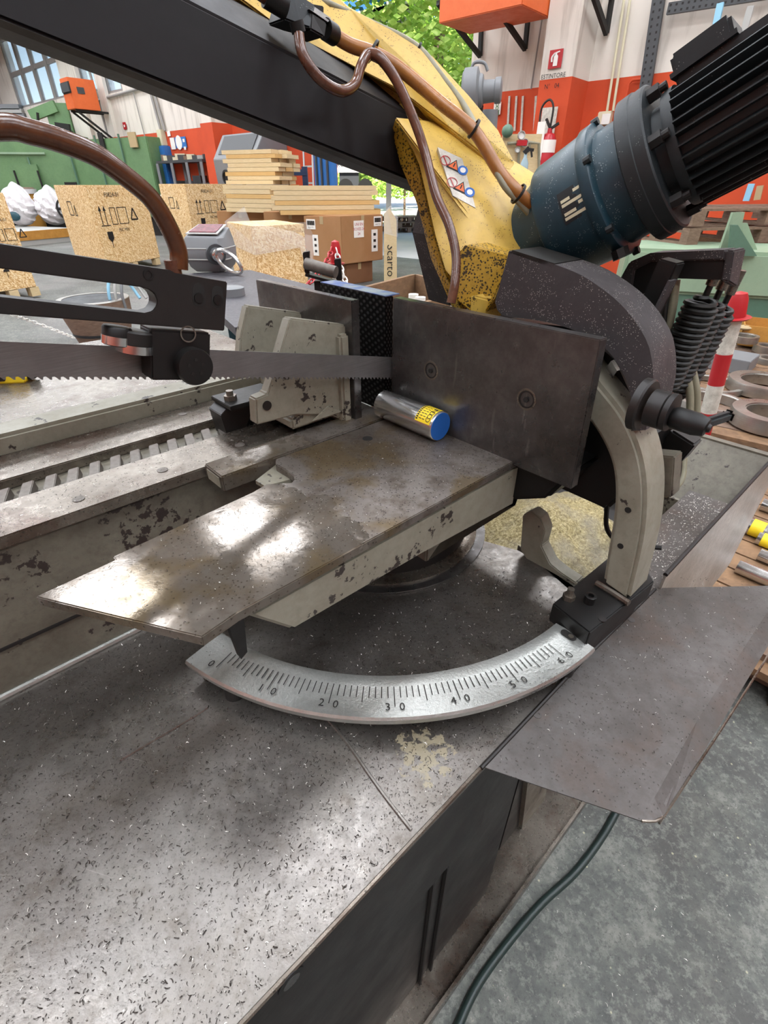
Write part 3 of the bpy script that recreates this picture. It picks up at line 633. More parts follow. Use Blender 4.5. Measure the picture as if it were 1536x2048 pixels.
# two limbs and the solid end, built as convex pieces joined in one outline
prism(bm, outer, V*.024); ga = obj('guide_arm', bm, 'dark', bow, 'dark steel bar with a long rounded slot', bevel=.001)
bm = nb(); e = ext(b0, gp(449, 662), 1.2); box(bm, hd, (-1.16, .598, .10), (-1.0, .622, .28)); bm.free()
for q in ((397, 590), (435, 594)):
    c = gp(*q)-V*.0003; bm = nb(); prism(bm, [c+HA*(.0075*cos(t))+HN*(.0075*sin(t)+(.005 if sin(t) > 0 else -.005)) for t in [2*pi*i/24 for i in range(24)]], V*.001); obj('bolt_slot', bm, 'ink', ga, smooth=False)
    bm = nb(); cyl(bm, c-V*.0015-HN*.003, c+V*.001-HN*.003, .0055, n=20); obj('cap_screw', bm, 'rail' if 0 else 'black', ga)
bm = nb(); c = gp(297, 549)-V*.0003; lathe(bm, c, -V, [(0, .0055), (.0006, .0055), (.0006, .0035), (0, .0035)], 20, closed=True); obj('plug', bm, 'black', ga)
bm = nb(); c = gp(357, 546)+V*.012; cyl(bm, c-Z*.006, c+Z*.012, .0085, n=18); obj('hose_fitting', bm, 'hose_dark', ga)
# guide head
a_ = (pv(300, 655, .60)-HO).dot(HA); b_ = (pv(428, 655, .60)-HO).dot(HA)
bm = nb(); box(bm, hd, (a_, .600, -.012), (b_-.004, .632, .045)); box(bm, hd, (a_+.01, .632, .02), (b_-.004, .66, .045)); gh = obj('guide_block', bm, 'black', bow, smooth=False, bevel=.002)
for (x0, y0, x1, y1, r, m_) in ((222, 652, 222, 690, .0150, 'black'), (258, 660, 258, 706, .0190, 'dark')):
    p, q = pv(x0+12, y0, .612), pv(x1+12, y1, .612); bm = nb(); lathe(bm, q, (p-q), [(0, r*.9), (.002, r), ((p-q).length*.32, r), ((p-q).length*.36, r*.92), ((p-q).length*.4, r*.92), ((p-q).length*.42, r), ((p-q).length-.002, r), ((p-q).length, r*.9)], 28); obj('roller', bm, m_, gh)
    bm = nb(); lathe(bm, q, (p-q), [(.001, r*1.03), (.010, r*1.03), (.010, r*.98), (.001, r*.98)], 28, closed=True); obj('roller_ring', bm, 'bright', gh)
bm = nb(); c = pv(393, 735, .585); lathe(bm, c+V*.018, -V, [(0, .016), (.002, .0215), (.014, .0225), (.018, .021), (.0182, .018)], 36); obj('knob', bm, 'black', gh, 'round black knob')
for i in range(5):
    bm = nb(); p = c+HA*(.009*cos(i*1.257+.4))+HN*(.009*sin(i*1.257+.4)); cyl(bm, p-V*.0003, p-V*.0009, .002, n=10); obj('knob_pin', bm, 'dark', gh)
bm = nb(); c = pv(376, 668, .599); lathe(bm, c, -V, [(0, .0095), (.001, .0095), (.001, .0080), (0, .0080)], 28, closed=True); obj('seal_ring', bm, 'rail', gh)

# ---------------- saw bow: beam, yellow wheel casting
def line(px0, px1, v): 
    """two pixel points -> height of the line in the head frame at its mean"""
    a = [(pv(*q, v)-HO) for q in (px0, px1)]; return [(x.dot(HA), x.dot(HN)) for x in a]
def hline(p, q, v, a):
    (a0, n0), (a1, n1) = line(p, q, v); return n0+(n1-n0)*(a-a0)/(a1-a0)
def sect(a):
    return [hd(a, .735, hline((0, 62), (835, 380), .735, a)), hd(a, .715, hline((0, 36), (835, 366), .715, a)), hd(a, .728, hline((378, 2), (775, 207), .728, a)), hd(a, .80, hline((470, 0), (770, 160), .80, a)), hd(a, .90, hline((470, 0), (770, 160), .80, a)), hd(a, .90, hline((0, 58), (835, 376), .90, a))]
A = sect(-1.1); Bq = sect(.215); bm = nb(); va = [bm.verts.new(p) for p in A]; vb = [bm.verts.new(p) for p in Bq]
for i in range(6): bm.faces.new((va[i], va[(i+1) % 6], vb[(i+1) % 6], vb[i]))
bm.faces.new(va); bm.faces.new(vb[::-1]); obj('beam', bm, 'beam', bow, 'black-brown box beam', smooth=False, bevel=.003)
A = [p+HN*-.002-V*.001 for p in sect(-1.1)]; Bq = [p+HN*-.002-V*.001 for p in sect(.212)]
bm = nb(); hexa(bm, [A[0]+V*.02, Bq[0]+V*.02, Bq[0]+V*.03+HN*.02, A[0]+V*.03+HN*.02, A[0]*.5+A[1]*.5, Bq[0]*.5+Bq[1]*.5, Bq[1]+HN*.001, A[1]+HN*.001]); obj('bottom_flange', bm, 'beam_low', bow, smooth=False)
def ppts(L): return [pv(x, y, v) for x, y, v in L]
# upper cover: slanting yellow sheet seen edge on above the beam
bm = nb(); prism(bm, ppts([(395, -30, .79), (775, 208, .775), (802, 205, .74), (858, 250, .69), (995, 345, .57), (1008, 322, .60), (870, 225, .72), (700, 130, .80), (500, 0, .86), (470, -30, .86)]), V*.05+HN*.0); obj('lower_skirt', bm, 'yellow', bow, bevel=.003)
bm = nb(); prism(bm, ppts([(430, -40, .80), (560, 60, .79), (700, 128, .77), (800, 180, .73), (900, 255, .66), (1000, 338, .57), (1022, 342, .55), (1033, 326, .55), (1000, 260, .59), (940, 190, .65), (868, 112, .72), (780, 58, .78), (700, 14, .82), (640, -40, .86)]), V*.045+HN*.01); obj('wheel_cover', bm, 'yellow', bow, 'yellow upper wheel cover', bevel=.004)
# lower casting: wrapped plate with the sign
bm = nb(); F = ppts([(787, 233, .70), (852, 262, .665), (995, 352, .56), (1030, 374, .535), (1080, 432, .50), (1045, 452, .505), (1052, 492, .49), (1022, 512, .49), (1003, 560, .49), (985, 603, .485), (930, 590, .52), (888, 540, .56), (868, 470, .60), (850, 390, .64), (836, 330, .66), (812, 275, .69)])
cen = pv(935, 430, .55); va = [bm.verts.new(p) for p in F]; vc = bm.verts.new(cen); vb = [bm.verts.new(p+U*.12) for p in F]; vd = bm.verts.new(cen+U*.12)
for i in range(len(F)):
    j = (i+1) % len(F); bm.faces.new((va[i], va[j], vc)); bm.faces.new((vb[j], vb[i], vd)); bm.faces.new((va[i], vb[i], vb[j], va[j]))
obj('drive_casting', bm, 'yellow', bow, 'yellow drive wheel casting, oil-specked', bevel=.003)
bm = nb(); prism(bm, ppts([(790, 235, .715), (812, 278, .70), (836, 335, .67), (850, 395, .655), (868, 475, .62), (888, 545, .58), (925, 620, .55), (905, 620, .57), (862, 520, .64), (832, 405, .68), (800, 330, .71), (782, 262, .73)]), U*.05); obj('front_lip', bm, 'yellow_dirty', bow, 'black-speckled yellow edge of the casting', bevel=.002)
bm = nb(); prism(bm, ppts([(1050, 500, .484), (1022, 510, .484), (930, 488, .52), (906, 520, .535), (912, 600, .53), (960, 640, .50), (985, 603, .48), (1003, 560, .48)]), U*.05); obj('wheel_pocket', bm, 'yellow_dirty', bow, 'dirty yellow lower pocket', bevel=.003)
bm = nb(); prism(bm, ppts([(940, 590, .50), (985, 602, .49), (975, 640, .49), (940, 640, .50)]), U*.04); obj('lower_tab', bm, 'yellow', bow, bevel=.002)
# black angular cover behind the lip
bm = nb(); prism(bm, ppts([(842, 385, .72), (823, 465, .73), (856, 600, .72), (900, 612, .66), (880, 545, .66), (860, 470, .68)]), U*.05); obj('band_cover', bm, 'cover', bow, 'black angular blade cover', smooth=False, bevel=.002)
# warning plate
o_ = ppts([(873, 306, .63), (921, 326, .60), (950, 416, .575), (903, 398, .60)]); nrm = ((o_[1]-o_[0]).cross(o_[3]-o_[0])).normalized()
if nrm.dot(Z*EYE-o_[0]) < 0: nrm = -nrm
# seat the sign just proud of the faceted casting
O_ = [pv(876, 305, .62), pv(922, 326, .62), pv(951, 416, .62), pv(902, 398, .62)]
def facet(x, y):
    best = None; r = ray(x, y).normalized(); o = Vector((0, 0, EYE))
    for i in range(len(F)):
        from mathutils.geometry import intersect_ray_tri
        h = intersect_ray_tri(F[i], F[(i+1) % len(F)], cen, r, o, True)
        if h and (best is None or (h-o).length < (best-o).length): best = h
    return best or pv(x, y, .56)
fa = [facet(*q) for q in ((873, 303), (922, 326), (951, 417), (903, 399))]
nr = ((fa[1]-fa[0]).cross(fa[3]-fa[0])).normalized(); nr = nr if nr.dot(Vector((0, 0, EYE))-fa[0]) > 0 else -nr
mid = sum(fa, Vector())/4; dlt = max((facet(920, 350)-fa[0]).dot(nr), (facet(905, 370)-fa[0]).dot(nr), (fa[2]-fa[0]).dot(nr), 0)+.001
fa = [p-nr*((p-fa[0]).dot(nr))+nr*dlt for p in fa]
bm = nb(); prism(bm, fa, -nr*(dlt+.001)); sign = obj('warning_plate', bm, 'whitedirty', bow, 'grey plate of safety pictograms', smooth=False)
xd = (fa[1]-fa[0]); yd = (fa[3]-fa[0]); 
def onsign(a, b): return fa[0]+xd*a+yd*b+nr*.0006
XU = xd.normalized(); YU = nr.cross(XU)
if YU.dot(yd) > 0: YU = -YU
for i, (a, b) in enumerate(((.5, .27), (.5, .72))):
    bm = nb(); c = onsign(a, b); s = .0105; t = [c+YU*s, c-YU*s*.7-XU*s, c-YU*s*.7+XU*s]; prism(bm, t, nr*.0003); obj('triangle_border', bm, 'ink', sign, smooth=False); bm = nb(); t = [c+(p-c)*.74+nr*.0002 for p in t]; prism(bm, t, nr*.0003); obj('hazard_triangle', bm, 'heater', sign, 'orange warning triangle', smooth=False)
    bm = nb(); bar(bm, c+YU*.004+nr*.0006, c-YU*.003+nr*.0006, .0018, .0004, nr); obj('pictogram', bm, 'ink', sign, smooth=False)
    c = onsign(.84, b+.02); bm = nb(); cyl(bm, c, c+nr*.0004, .0078, n=24); obj('duty_disc', bm, 'blue_cap', sign, 'round blue duty sign', smooth=False)
    bm = nb(); cyl(bm, c+nr*.0004, c+nr*.0006, .0045, n=12); obj('pictogram', bm, 'white', sign, smooth=False)
    c = onsign(.16, b-.02); bm = nb(); lathe(bm, c, nr, [(0, .0082), (.0004, .0082), (.0004, .0072), (0, .0072)], 24, closed=True); bar(bm, c-XU*.006+YU*.006+nr*.0003, c+XU*.006-YU*.006+nr*.0003, .0014, .0004, nr); obj('ban_ring', bm, 'red', sign, 'red and white prohibition ring', smooth=False)
# ---------------- hoses and cables of the bow
def hose(name, L, r, m_, label, cat='hose', n=12, group=None):
    bm = nb(); tube(bm, [pv(x, y, v) for x, y, v in L], r, n, 6); o = obj(name, bm, m_); tag(o, label, cat, group); return o
hose('coolant_hose', [(597, 62, .70), (606, 110, .685), (640, 158, .675), (682, 182, .675), (710, 168, .68), (722, 132, .685), (738, 108, .69), (762, 118, .675), (795, 165, .655), (828, 240, .63), (850, 305, .61), (872, 390, .575), (898, 450, .54), (912, 510, .515), (910, 565, .50), (902, 606, .498)], .0068, 'hose_dark', 'thin brown hose looping down across the yellow casting to the jaw plate')
hose('coolant_hose', [(655, 62, .735), (700, 90, .72), (748, 107, .70), (800, 138, .675), (880, 205, .625), (948, 262, .575), (1000, 345, .53), (1042, 390, .495), (1085, 430, .475)], .0088, 'hose_braid', 'thick amber braided hose running along the yellow wheel cover')
hose('coolant_hose', [(-700, 560, .56), (-420, 400, .58), (-160, 275, .59), (0, 254, .60), (60, 264, .60), (125, 283, .60), (190, 310, .60), (245, 348, .602), (300, 395, .605), (335, 450, .608), (356, 500, .61), (358, 538, .61)], .0098, 'hose', 'fat brown hose arching from the left edge down to the slotted arm')
hose('cable', [(640, 0, .84), (755, 52, .80), (805, 75, .77), (845, 103, .735), (885, 155, .69), (930, 215, .64), (975, 300, .56), (1005, 365, .52), (1035, 400, .498), (1070, 440, .478)], .0048, 'cable', 'thin grey cable tied beside the amber hose on the yellow cover', 'cable')
def tie(name, P, v, r, label):
    o = pv(*P, v); d = (pv(P[0]+20, P[1]+18, v-.01)-o).normalized(); t = root(name, o, label, 'cable tie', 'black cable ties on the hoses')
    bm = nb(); lathe(bm, o-d*.002, d, [(0, r), (.0035, r), (.0035, r+.0016), (0, r+.0016)], 18, closed=True); obj('strap', bm, 'rubber', t)
    bm = nb(); x, y = basis(d); c = o-x*r; box(bm, lambda a, b, c_: c+x*a+y*b+d*c_, (-.004, -.003, -.003), (.002, .003, .003)); obj('head', bm, 'rubber', t, smooth=False)
tie('cable_tie', (746, 103), .696, .0125, 'wide black cable tie holding the looping hose to the amber hose')
tie('cable_tie', (948, 258), .575, .0115, 'black cable tie on the amber hose near its middle')
tie('cable_tie', (1037, 388), .496, .0125, 'black cable tie at the lower end of the amber hose')
tie('cable_tie', (838, 95), .742, .0055, 'small black cable tie on the grey cable at the bend')
mb = root('hose_manifold', pv(600, 30, .73), 'dark metal coolant block and valve on the beam feeding the brown hoses', 'valve block')
bm = nb(); prism(bm, ppts([(568, 38, .715), (584, -20, .72), (632, 10, .715), (622, 56, .705), (600, 50, .71)]), V*.04); obj('block', bm, 'teal_dark', mb, smooth=False, bevel=.002)
bm = nb(); prism(bm, ppts([(622, 22, .71), (655, 44, .70), (650, 76, .70), (620, 58, .705)]), V*.04); obj('valve', bm, 'dark', mb, smooth=False, bevel=.002)
bm = nb(); prism(bm, ppts([(618, 18, .71), (630, 14, .75), (662, 36, .74), (656, 44, .70)]), V*.01); obj('valve_top', bm, 'jaw', mb, smooth=False)
bm = nb(); prism(bm, ppts([(616, 6, .76), (648, 12, .75), (648, 40, .75), (616, 22, .76)]), V*.02); obj('switch_box', bm, 'rubber', mb, smooth=False, bevel=.001)
for a, b, r in (((592, 42, .70), (598, 66, .70), .009), ((650, 58, .72), (668, 70, .725), .012), ((530, -12, .72), (572, 14, .715), .013)):
    bm = nb(); cyl(bm, pv(*a), pv(*b), r, n=18); obj('hose_clamp', bm, 'black', mb)
hose('coolant_hose', [(470, -60, .74), (530, -14, .72), (565, 8, .716)], .0105, 'hose_dark', 'dark brown hose entering the coolant block from above')

# ---------------- gear motor
mL = .80; M0 = pu(1045, 490, mL); th = radians(31.5); MD = (-V*cos(th)+HN*sin(th)).normalized()
MU = (Z-MD*MD.z).normalized(); MS = MD.cross(MU)
gm = root('gear_motor', M0, 'teal gearbox with black finned electric motor leaning up to the right', 'motor')
def mp(a, b, c): return M0+MD*a+MU*b+MS*c
bm = nb(); lathe(bm, M0, MD, [(-.05, .058), (.004, .058), (.006, .066), (.012, .066), (.013, .062), (.045, .068), (.062, .074), (.066, .082), (.072, .0845), (.138, .087)], 48); obj('gearbox', bm, 'teal', gm, 'teal cone-shaped gearbox')
bm = nb(); lathe(bm, M0, MD, [(-.012, .0665), (.004, .0675), (.004, .071), (-.012, .070)], 48, closed=True); obj('base_ring', bm, 'cast_dirty', gm)
bm = nb(); lathe(bm, M0, MD, [(.138, .089), (.140, .0905), (.153, .0905), (.155, .0885), (.157, .078), (.190, .076), (.192, .080)], 48); obj('gearbox_flange', bm, 'teal', gm)
bm = nb(); lathe(bm, M0, MD, [(.190, .089), (.192, .092), (.207, .092), (.208, .0905), (.222, .0905), (.224, .088), (.224, .060), (.242, .060), (.244, .068)], 56); obj('motor_flange', bm, 'teal_dark', gm)
for i in range(6):
    a = 2*pi*i/6+.35; bm = nb(); r = .076; c = M0+MU*r*cos(a)+MS*r*sin(a); cyl(bm, c+MD*.224, c+MD*.238, .0085, n=6); cyl(bm, c+MD*.238, c+MD*.246, .005, n=10); obj('flange_bolt', bm, 'dark', gm, smooth=False)
for i in range(6):
    a = 2*pi*i/6+.1; bm = nb(); r = .0895; c = M0+MU*r*cos(a)+MS*r*sin(a); cyl(bm, c+MD*.150, c+MD*.159, .0052, n=8); obj('gearbox_bolt', bm, 'teal_dark', gm, smooth=False)
bm = nb(); lathe(bm, M0, MD, [(.238, .070), (.242, .071), (.250, .071), (.250, .062), (.52, .062)], 40); obj('motor_body', bm, 'teal_dark', gm)
for i in range(34):
    a = 2*pi*i/34; bm = nb() if i == 0 else bm
    d = MU*cos(a)+MS*sin(a)
    if d.dot(MU) > .80: continue
    t = MD.cross(d)*.0016; p, q = M0+MD*.250+d*.060, M0+MD*.52+d*.060
    hexa(bm, [p-t, q-t, q+t, p+t, p-t*.5+d*.016, q-t*.5+d*.016, q+t*.5+d*.016, p+t*.5+d*.016])
obj('cooling_fins', bm, 'teal_dark', gm, smooth=False, kind='stuff')
bm = nb(); box(bm, mp, (.256, .056, -.034), (.40, .070, .034)); obj('box_base', bm, 'teal_dark', gm, smooth=False, bevel=.003)
bm = nb(); box(bm, mp, (.256, .070, -.038), (.318, .094, .038)); tbx = obj('terminal_box', bm, 'teal_dark', gm, 'raised terminal box', smooth=False, bevel=.004)
bm = nb(); box(bm, mp, (.253, .070, -.041), (.321, .075, .041)); obj('lid_seam', bm, 'teal_dark', tbx, smooth=False)
def face(L, r, x, y):                                              # point on the gearbox skin under an image point
    o = Vector((0, 0, EYE)); rr = ray(x, y).normalized(); best = None
    for k in range(400, 1400):
        P = o+rr*k*.001; q = P-M0; l = q.dot(MD); 
        if .07 < l < .138 and (q-MD*l).length < .0858: return P, (q-MD*l).normalized()
    return M0+MD*.1+MU*.086, MU
c, nr2 = face(.1, .086, 1152, 402); yd = nr2.cross(MD); 
if yd.dot(Z) < 0: yd = -yd
bm = nb(); 
for i in range(6):
    a0_, a1_ = (-.24+.08*i), (-.24+.08*(i+1)); q = c-M0; l = q.dot(MD); ax = M0+MD*l; d0 = nr2*cos(a0_)+yd*sin(a0_); d1 = nr2*cos(a1_)+yd*sin(a1_); r_ = .0866
    bm.faces.new([bm.verts.new(p) for p in (ax+d0*r_-MD*.022, ax+d0*r_+MD*.026, ax+d1*r_+MD*.026, ax+d1*r_-MD*.022)])
rp = obj('rating_plate', bm, 'teal_dark', gm, 'small metal rating plate')
bm = nb()
for i, (l0, l1) in enumerate(((-.020, .024), (-.019, -.002), (.003, .022), (-.019, .010), (-.019, -.006), (.000, .020))):
    a0_ = -.19+.066*i; d0 = nr2*cos(a0_)+yd*sin(a0_); d1 = nr2*cos(a0_+.045)+yd*sin(a0_+.045); r_ = .0869
    bm.faces.new([bm.verts.new(p) for p in (ax+d0*r_+MD*l0, ax+d0*r_+MD*l1, ax+d1*r_+MD*l1, ax+d1*r_+MD*l0)])
obj('rating_print', bm, 'beige', rp, smooth=False)
bm = nb(); c = M0+MD*.15-MU*.07+MS*.045; cyl(bm, c-MU*.01, c-MU*.022, .012, n=8); obj('drain_plug', bm, 'black', gm)

# ---------------- pivot arm (dark C shape), boss, lever
CO = [(1018, 502), (1060, 512), (1110, 529), (1160, 549), (1205, 578), (1240, 607), (1272, 645), (1296, 688), (1305, 730), (1306, 775), (1298, 815), (1292, 860)]
CI = [(1262, 862), (1266, 820), (1258, 775), (1240, 735), (1212, 698), (1165, 668), (1110, 648), (1050, 637), (1002, 630), (990, 604)]
bm = nb(); P = [pu(x, y, .655) for x, y in CO]; Q = [pu(x, y, .655) for x, y in CI][::-1]
k = 12; Pi = [p for p in P]; Qi = []
def resample(L, n):
    d = [0]; 
    for a, b in zip(L, L[1:]): d.append(d[-1]+(b-a).length)
    out = []
    for i in range(n):
        t = d[-1]*i/(n-1); j = max(0, min(len(L)-2, next((q for q in range(len(d)-1) if d[q+1] >= t-1e-9), len(d)-2))); out.append(L[j].lerp(L[j+1], (t-d[j])/(d[j+1]-d[j]) if d[j+1] > d[j] else 0))
    return out
def band(bm, P, Q, ext, n=28):
    P, Q = resample(smoothpath(P, 4), n), resample(smoothpath(Q, 4), n)
    a = [bm.verts.new(p) for p in P]; b = [bm.verts.new(p) for p in Q]; c = [bm.verts.new(p+ext) for p in P]; d = [bm.verts.new(p+ext) for p in Q]
    for i in range(n-1):
        bm.faces.new((a[i], a[i+1], b[i+1], b[i])); bm.faces.new((d[i], d[i+1], c[i+1], c[i])); bm.faces.new((c[i], c[i+1], a[i+1], a[i])); bm.faces.new((b[i], b[i+1], d[i+1], d[i]))
    bm.faces.new((a[0], b[0], d[0], c[0])); bm.faces.new((c[-1], d[-1], b[-1], a[-1])); return bm
band(bm, P, Q, U*.072); pa = obj('pivot_arm', bm, 'cover', bow, 'dark arm freckled with bright chips')
bm = nb(); band(bm, [pu(x, y, .655)+U*.0 for x, y in ((1025, 500), (1100, 524), (1110, 527))], [pu(x, y, .655) for x, y in ((1020, 506), (1095, 532), (1105, 536))], U*.07, 6); obj('rubber_edge', bm, 'rubber', pa)
bm = nb(); prism(bm, [pu(x, y, .700) for x, y in ((1010, 640), (1150, 655), (1230, 720), (1262, 790), (1262, 850), (1190, 850), (1190, 700), (1010, 660))], U*.03); obj('inner_housing', bm, 'black', pa, smooth=False)
bm = nb(); prism(bm, [pu(x, y, .690) for x, y in ((1222, 722), (1234, 742), (1222, 760), (1210, 738))], U*.01); obj('shiny_pin', bm, 'bright', pa, smooth=False)
bc = pv(1316, 818, .178); ps = root('pivot_clamp', bc, 'round pivot boss with a black clamping lever at the foot of the C-shaped arm', 'clamp lever')
bm = nb(); lathe(bm, bc+V*.022, -V, [(0, .030), (.008, .030), (.010, .028), (.010, .0)], 40); obj('big_washer', bm, 'dark', ps)
bm = nb(); lathe(bm, bc, -V, [(-.008, .021), (.008, .021), (.010, .0185), (.010, .021), (.016, .021), (.016, 0)], 36); obj('boss', bm, 'dark', ps)
p, q = bc-V*.016-Z*.004, bc-V*.06-Z*.006; bm = nb(); lathe(bm, p, (q-p), [(0, .010), (.004, .0125), (.026, .0125), (.034, .0105), (.037, .0095), (.038, .005), (.041, .004)], 28); obj('lever_hub', bm, 'black', ps)
hb = p-V*.027; hx = hit(1455, 832, hb-V*.012, V); bm = nb(); bar(bm, hb-V*.004, hx, .010, .012, Z); o = obj('lever', bm, 'teal_dark', ps, 'black lever handle', smooth=False, bevel=.003)
bm = nb(); d = (hx-hb).normalized(); bar(bm, hx-d*.003, hx+d*.003, .013, .014, Z); obj('lever_tip', bm, 'black', ps, smooth=False, bevel=.003)
# grey painted arch
ar = root('swivel_arch', pz(1255, 1185, .77), 'off-white chipped curved steel arch standing on a black clamp block', 'arch')
AO = [(1150, 700), (1195, 765), (1240, 822), (1272, 885), (1288, 950), (1290, 1020), (1282, 1090), (1256, 1203)]
AI = [(1120, 780), (1170, 835), (1200, 878), (1222, 930), (1228, 985), (1224, 1040), (1216, 1090), (1204, 1166)]
bm = nb(); band(bm, [pu(x, y, .650) for x, y in AO], [pu(x, y, .650) for x, y in AI], U*.070, 36); obj('arch', bm, 'cast', ar, 'off-white painted curved box section, chipped', bevel=.006)
for q in ((1256, 1020), (1241, 1092)):
    bm = nb(); c = pu(*q, .6495); cyl(bm, c, c-U*.0008, .0045, n=16); obj('screw_hole', bm, 'ink', ar)
bm = nb(); tube(bm, [pz(1192, 1166, .773), pz(1225, 1185, .773), pz(1258, 1207, .773)], .005, 8, 4); obj('foot_weld', bm, 'rail', ar, 'shiny weld at the foot')
bm = nb(); BT = [pz(1105, 1207, .77), pz(1180, 1266, .77), pz(1309, 1163, .77), pz(1295, 1140, .77), pz(1225, 1108, .77)]; prism(bm, BT, Z*-.036); obj('clamp_block', bm, 'black', ar, 'black clamp block', smooth=False, bevel=.002)
bm = nb(); prism(bm, [p-Z*.036 for p in (BT[0]*.9+BT[2]*.1, BT[1]*.9+BT[3]*.1, BT[2]*.9+BT[0]*.1, BT[4]*.9+BT[1]*.1)], Z*-.034); obj('clamp_foot', bm, 'dark', ar, smooth=False)
bm = nb(); c = pz(1178, 1204, .77); lathe(bm, c, Z, [(0, .0085), (.013, .0085), (.0135, .0075), (.0135, .0045), (.008, .0045), (.008, 0)], 24); obj('cap_screw', bm, 'black', ar)
bm = nb(); c = pz(1137, 1197, .77); cyl(bm, c, c+Z*.008, .0095, n=6); cyl(bm, c+Z*.008, c+Z*.020, .0052, n=14); obj('stud_nut', bm, 'rail', ar, smooth=False)
bm = nb(); c = pz(1205, 1238, .7702); cyl(bm, c-Z*.001, c+Z*.0006, .006, n=16); obj('flush_screw', bm, 'dark', ar)
# trunnion bracket in the pit
tr = root('pit_bracket', pz(1095, 1160, .66), 'small chipped grey notched bracket standing in the swarf pit beside the black block', 'bracket')
bm = nb(); L = [(1045, 1030), (1062, 1022), (1080, 1036), (1090, 1062), (1082, 1092), (1100, 1128), (1122, 1146), (1152, 1166), (1150, 1184), (1100, 1160), (1060, 1130), (1040, 1100)]; prism(bm, [pu(x, y, .705) for x, y in L], U*.028); obj('notched_plate', bm, 'cast', tr, bevel=.002)
bm = nb(); prism(bm, [pz(1036, 1090, .70), pz(1145, 1185, .70), pz(1165, 1172, .70), pz(1100, 1120, .70)], Z*-.012); obj('foot', bm, 'cast_dirty', tr, smooth=False)
# carrier casting beneath the jaw
cc = root('jaw_carrier', mc(.66, .40, .86), 'black oil-caked casting under the right end of the jaw plate', 'carrier')
bm = nb(); prism(bm, [mc(.614, .27, .955), mc(.614, .60, .945), mc(.614, .60, .87), mc(.614, .36, .87), mc(.614, .30, .90)], U*.20); obj('casting', bm, 'black', cc, 'black greasy casting', bevel=.006)
bm = nb(); prism(bm, [mc(.70, .22, 1.00), mc(.70, .42, 1.12), mc(.70, .60, 1.12), mc(.70, .60, .88), mc(.70, .24, .87), mc(.70, .21, .93)], U*.12); obj('rear_block', bm, 'black', cc, bevel=.006)
bm = nb(); tube(bm, [mc(.72, .25, .88), mc(.73, .24, .82), mc(.74, .21, .80), mc(.76, .16, .81)], .004, 8, 5); obj('drain_wire', bm, 'black', cc)
# heap of swarf in the pit
bm = nb(); nx, ny = 60, 60; g = []
for i in range(nx+1):
    row = []
    for j in range(ny+1):
        u, v = .665+.545*i/nx, .235+.44*j/ny
        h = .55+.115*math.exp(-((u-.95)**2/.05+(v-.44)**2/.03))+random.uniform(-.0035, .0035)+.012*sin(31*u+4)*cos(27*v)
        row.append(bm.verts.new(mc(u, v, max(h, .51))))
    g.append(row)
for i in range(nx):
    for j in range(ny): bm.faces.new((g[i][j], g[i+1][j], g[i+1][j+1], g[i][j+1]))
tag(obj('swarf_heap', bm, 'swarf', None, kind='stuff'), 'yellowish heap of wet swarf in the pit under the jaw carrier', 'swarf heap')
bm = nb(); P = []
while len(P) < 900: P.append(mc(random.uniform(.73, 1.21), random.uniform(.155, .24), DZ-.0035))
chips(bm, P, .002, .005); tag(obj('swarf', bm, 'chipb', None, smooth=False, kind='stuff'), 'bright chips on the wet channel right of the arch', 'swarf')

# ---------------- springs and bracket
sb = root('spring_bracket', pu(1360, 520, .86), 'black angle bracket above the springs behind the pivot arm', 'bracket')
bm = nb(); prism(bm, [pu(x, y, .84) for x, y in ((1232, 590), (1238, 560), (1258, 524), (1300, 506), (1450, 500), (1452, 520), (1300, 524), (1268, 540), (1262, 580), (1250, 606))], U*.05); obj('top_flange', bm, 'cover', sb, bevel=.002)
bm = nb(); prism(bm, [pu(x, y, .845) for x, y in ((1262, 545), (1300, 520), (1448, 516), (1444, 560), (1330, 556), (1262, 606))], U*.012); obj('web', bm, 'black', sb, smooth=False)
a = pu(1452, 500, .84); b_ = pu(1442, 562, .84); bm = nb(); prism(bm, [a, a+U*.05, b_+U*.05-Z*.012, b_], -V*.010); obj('end_plate', bm, 'cover', sb, smooth=False, bevel=.002)
spr0 = [((1410, 594), (1324, 778), .86, .021, 17), ((1430, 602), (1344, 782), .90, .018, 17), ((1448, 610), (1358, 792), .94, .018, 17)]
for i, (a, b, u_, r, nt_) in enumerate(spr0):
    A, Bq = pu(*a, u_), pu(*b, u_); d = (Bq-A); x, y = basis(d); t = root('tension_spring', Bq, ['nearest and thickest of the three black coil springs behind the arm', 'middle of the three black coil springs behind the arm', 'rearmost of the three black coil springs behind the arm'][i], 'spring', 'coil springs of the saw head')
    bm = nb(); P = []; n_ = nt_*12
    for k in range(n_+1):
        f = k/n_; rr = r*(min(1, .35+f*9, .35+(1-f)*9)); P.append(A+d*f+x*cos(2*pi*k/12)*rr+y*sin(2*pi*k/12)*rr)
    tube(bm, P, .0040, 6, 0); obj('coil', bm, 'rubber', t)
    e = A-d.normalized()*.050; bm = nb(); cyl(bm, A+d*.03, A-d.normalized()*.018, .0045, n=10); obj('hook_rod', bm, 'black', t)
    bm = nb(); cyl(bm, A-d.normalized()*.016, e, .0072, n=14); obj('adjusting_rod', bm, 'rail', t, 'bare steel adjusting rod')
dm = root('hydraulic_damper', pu(1300, 640, .80), 'dark square feed damper between pivot arm and springs', 'damper')
bm = nb(); bar(bm, pu(1345, 520, .80), pu(1285, 655, .80), .030, .026, V); obj('body', bm, 'black', dm, smooth=False, bevel=.002)
bm = nb(); bar(bm, pu(1345, 560, .79), pu(1305, 640, .79), .022, .004, V); obj('cover_plate', bm, 'cover', dm, smooth=False)
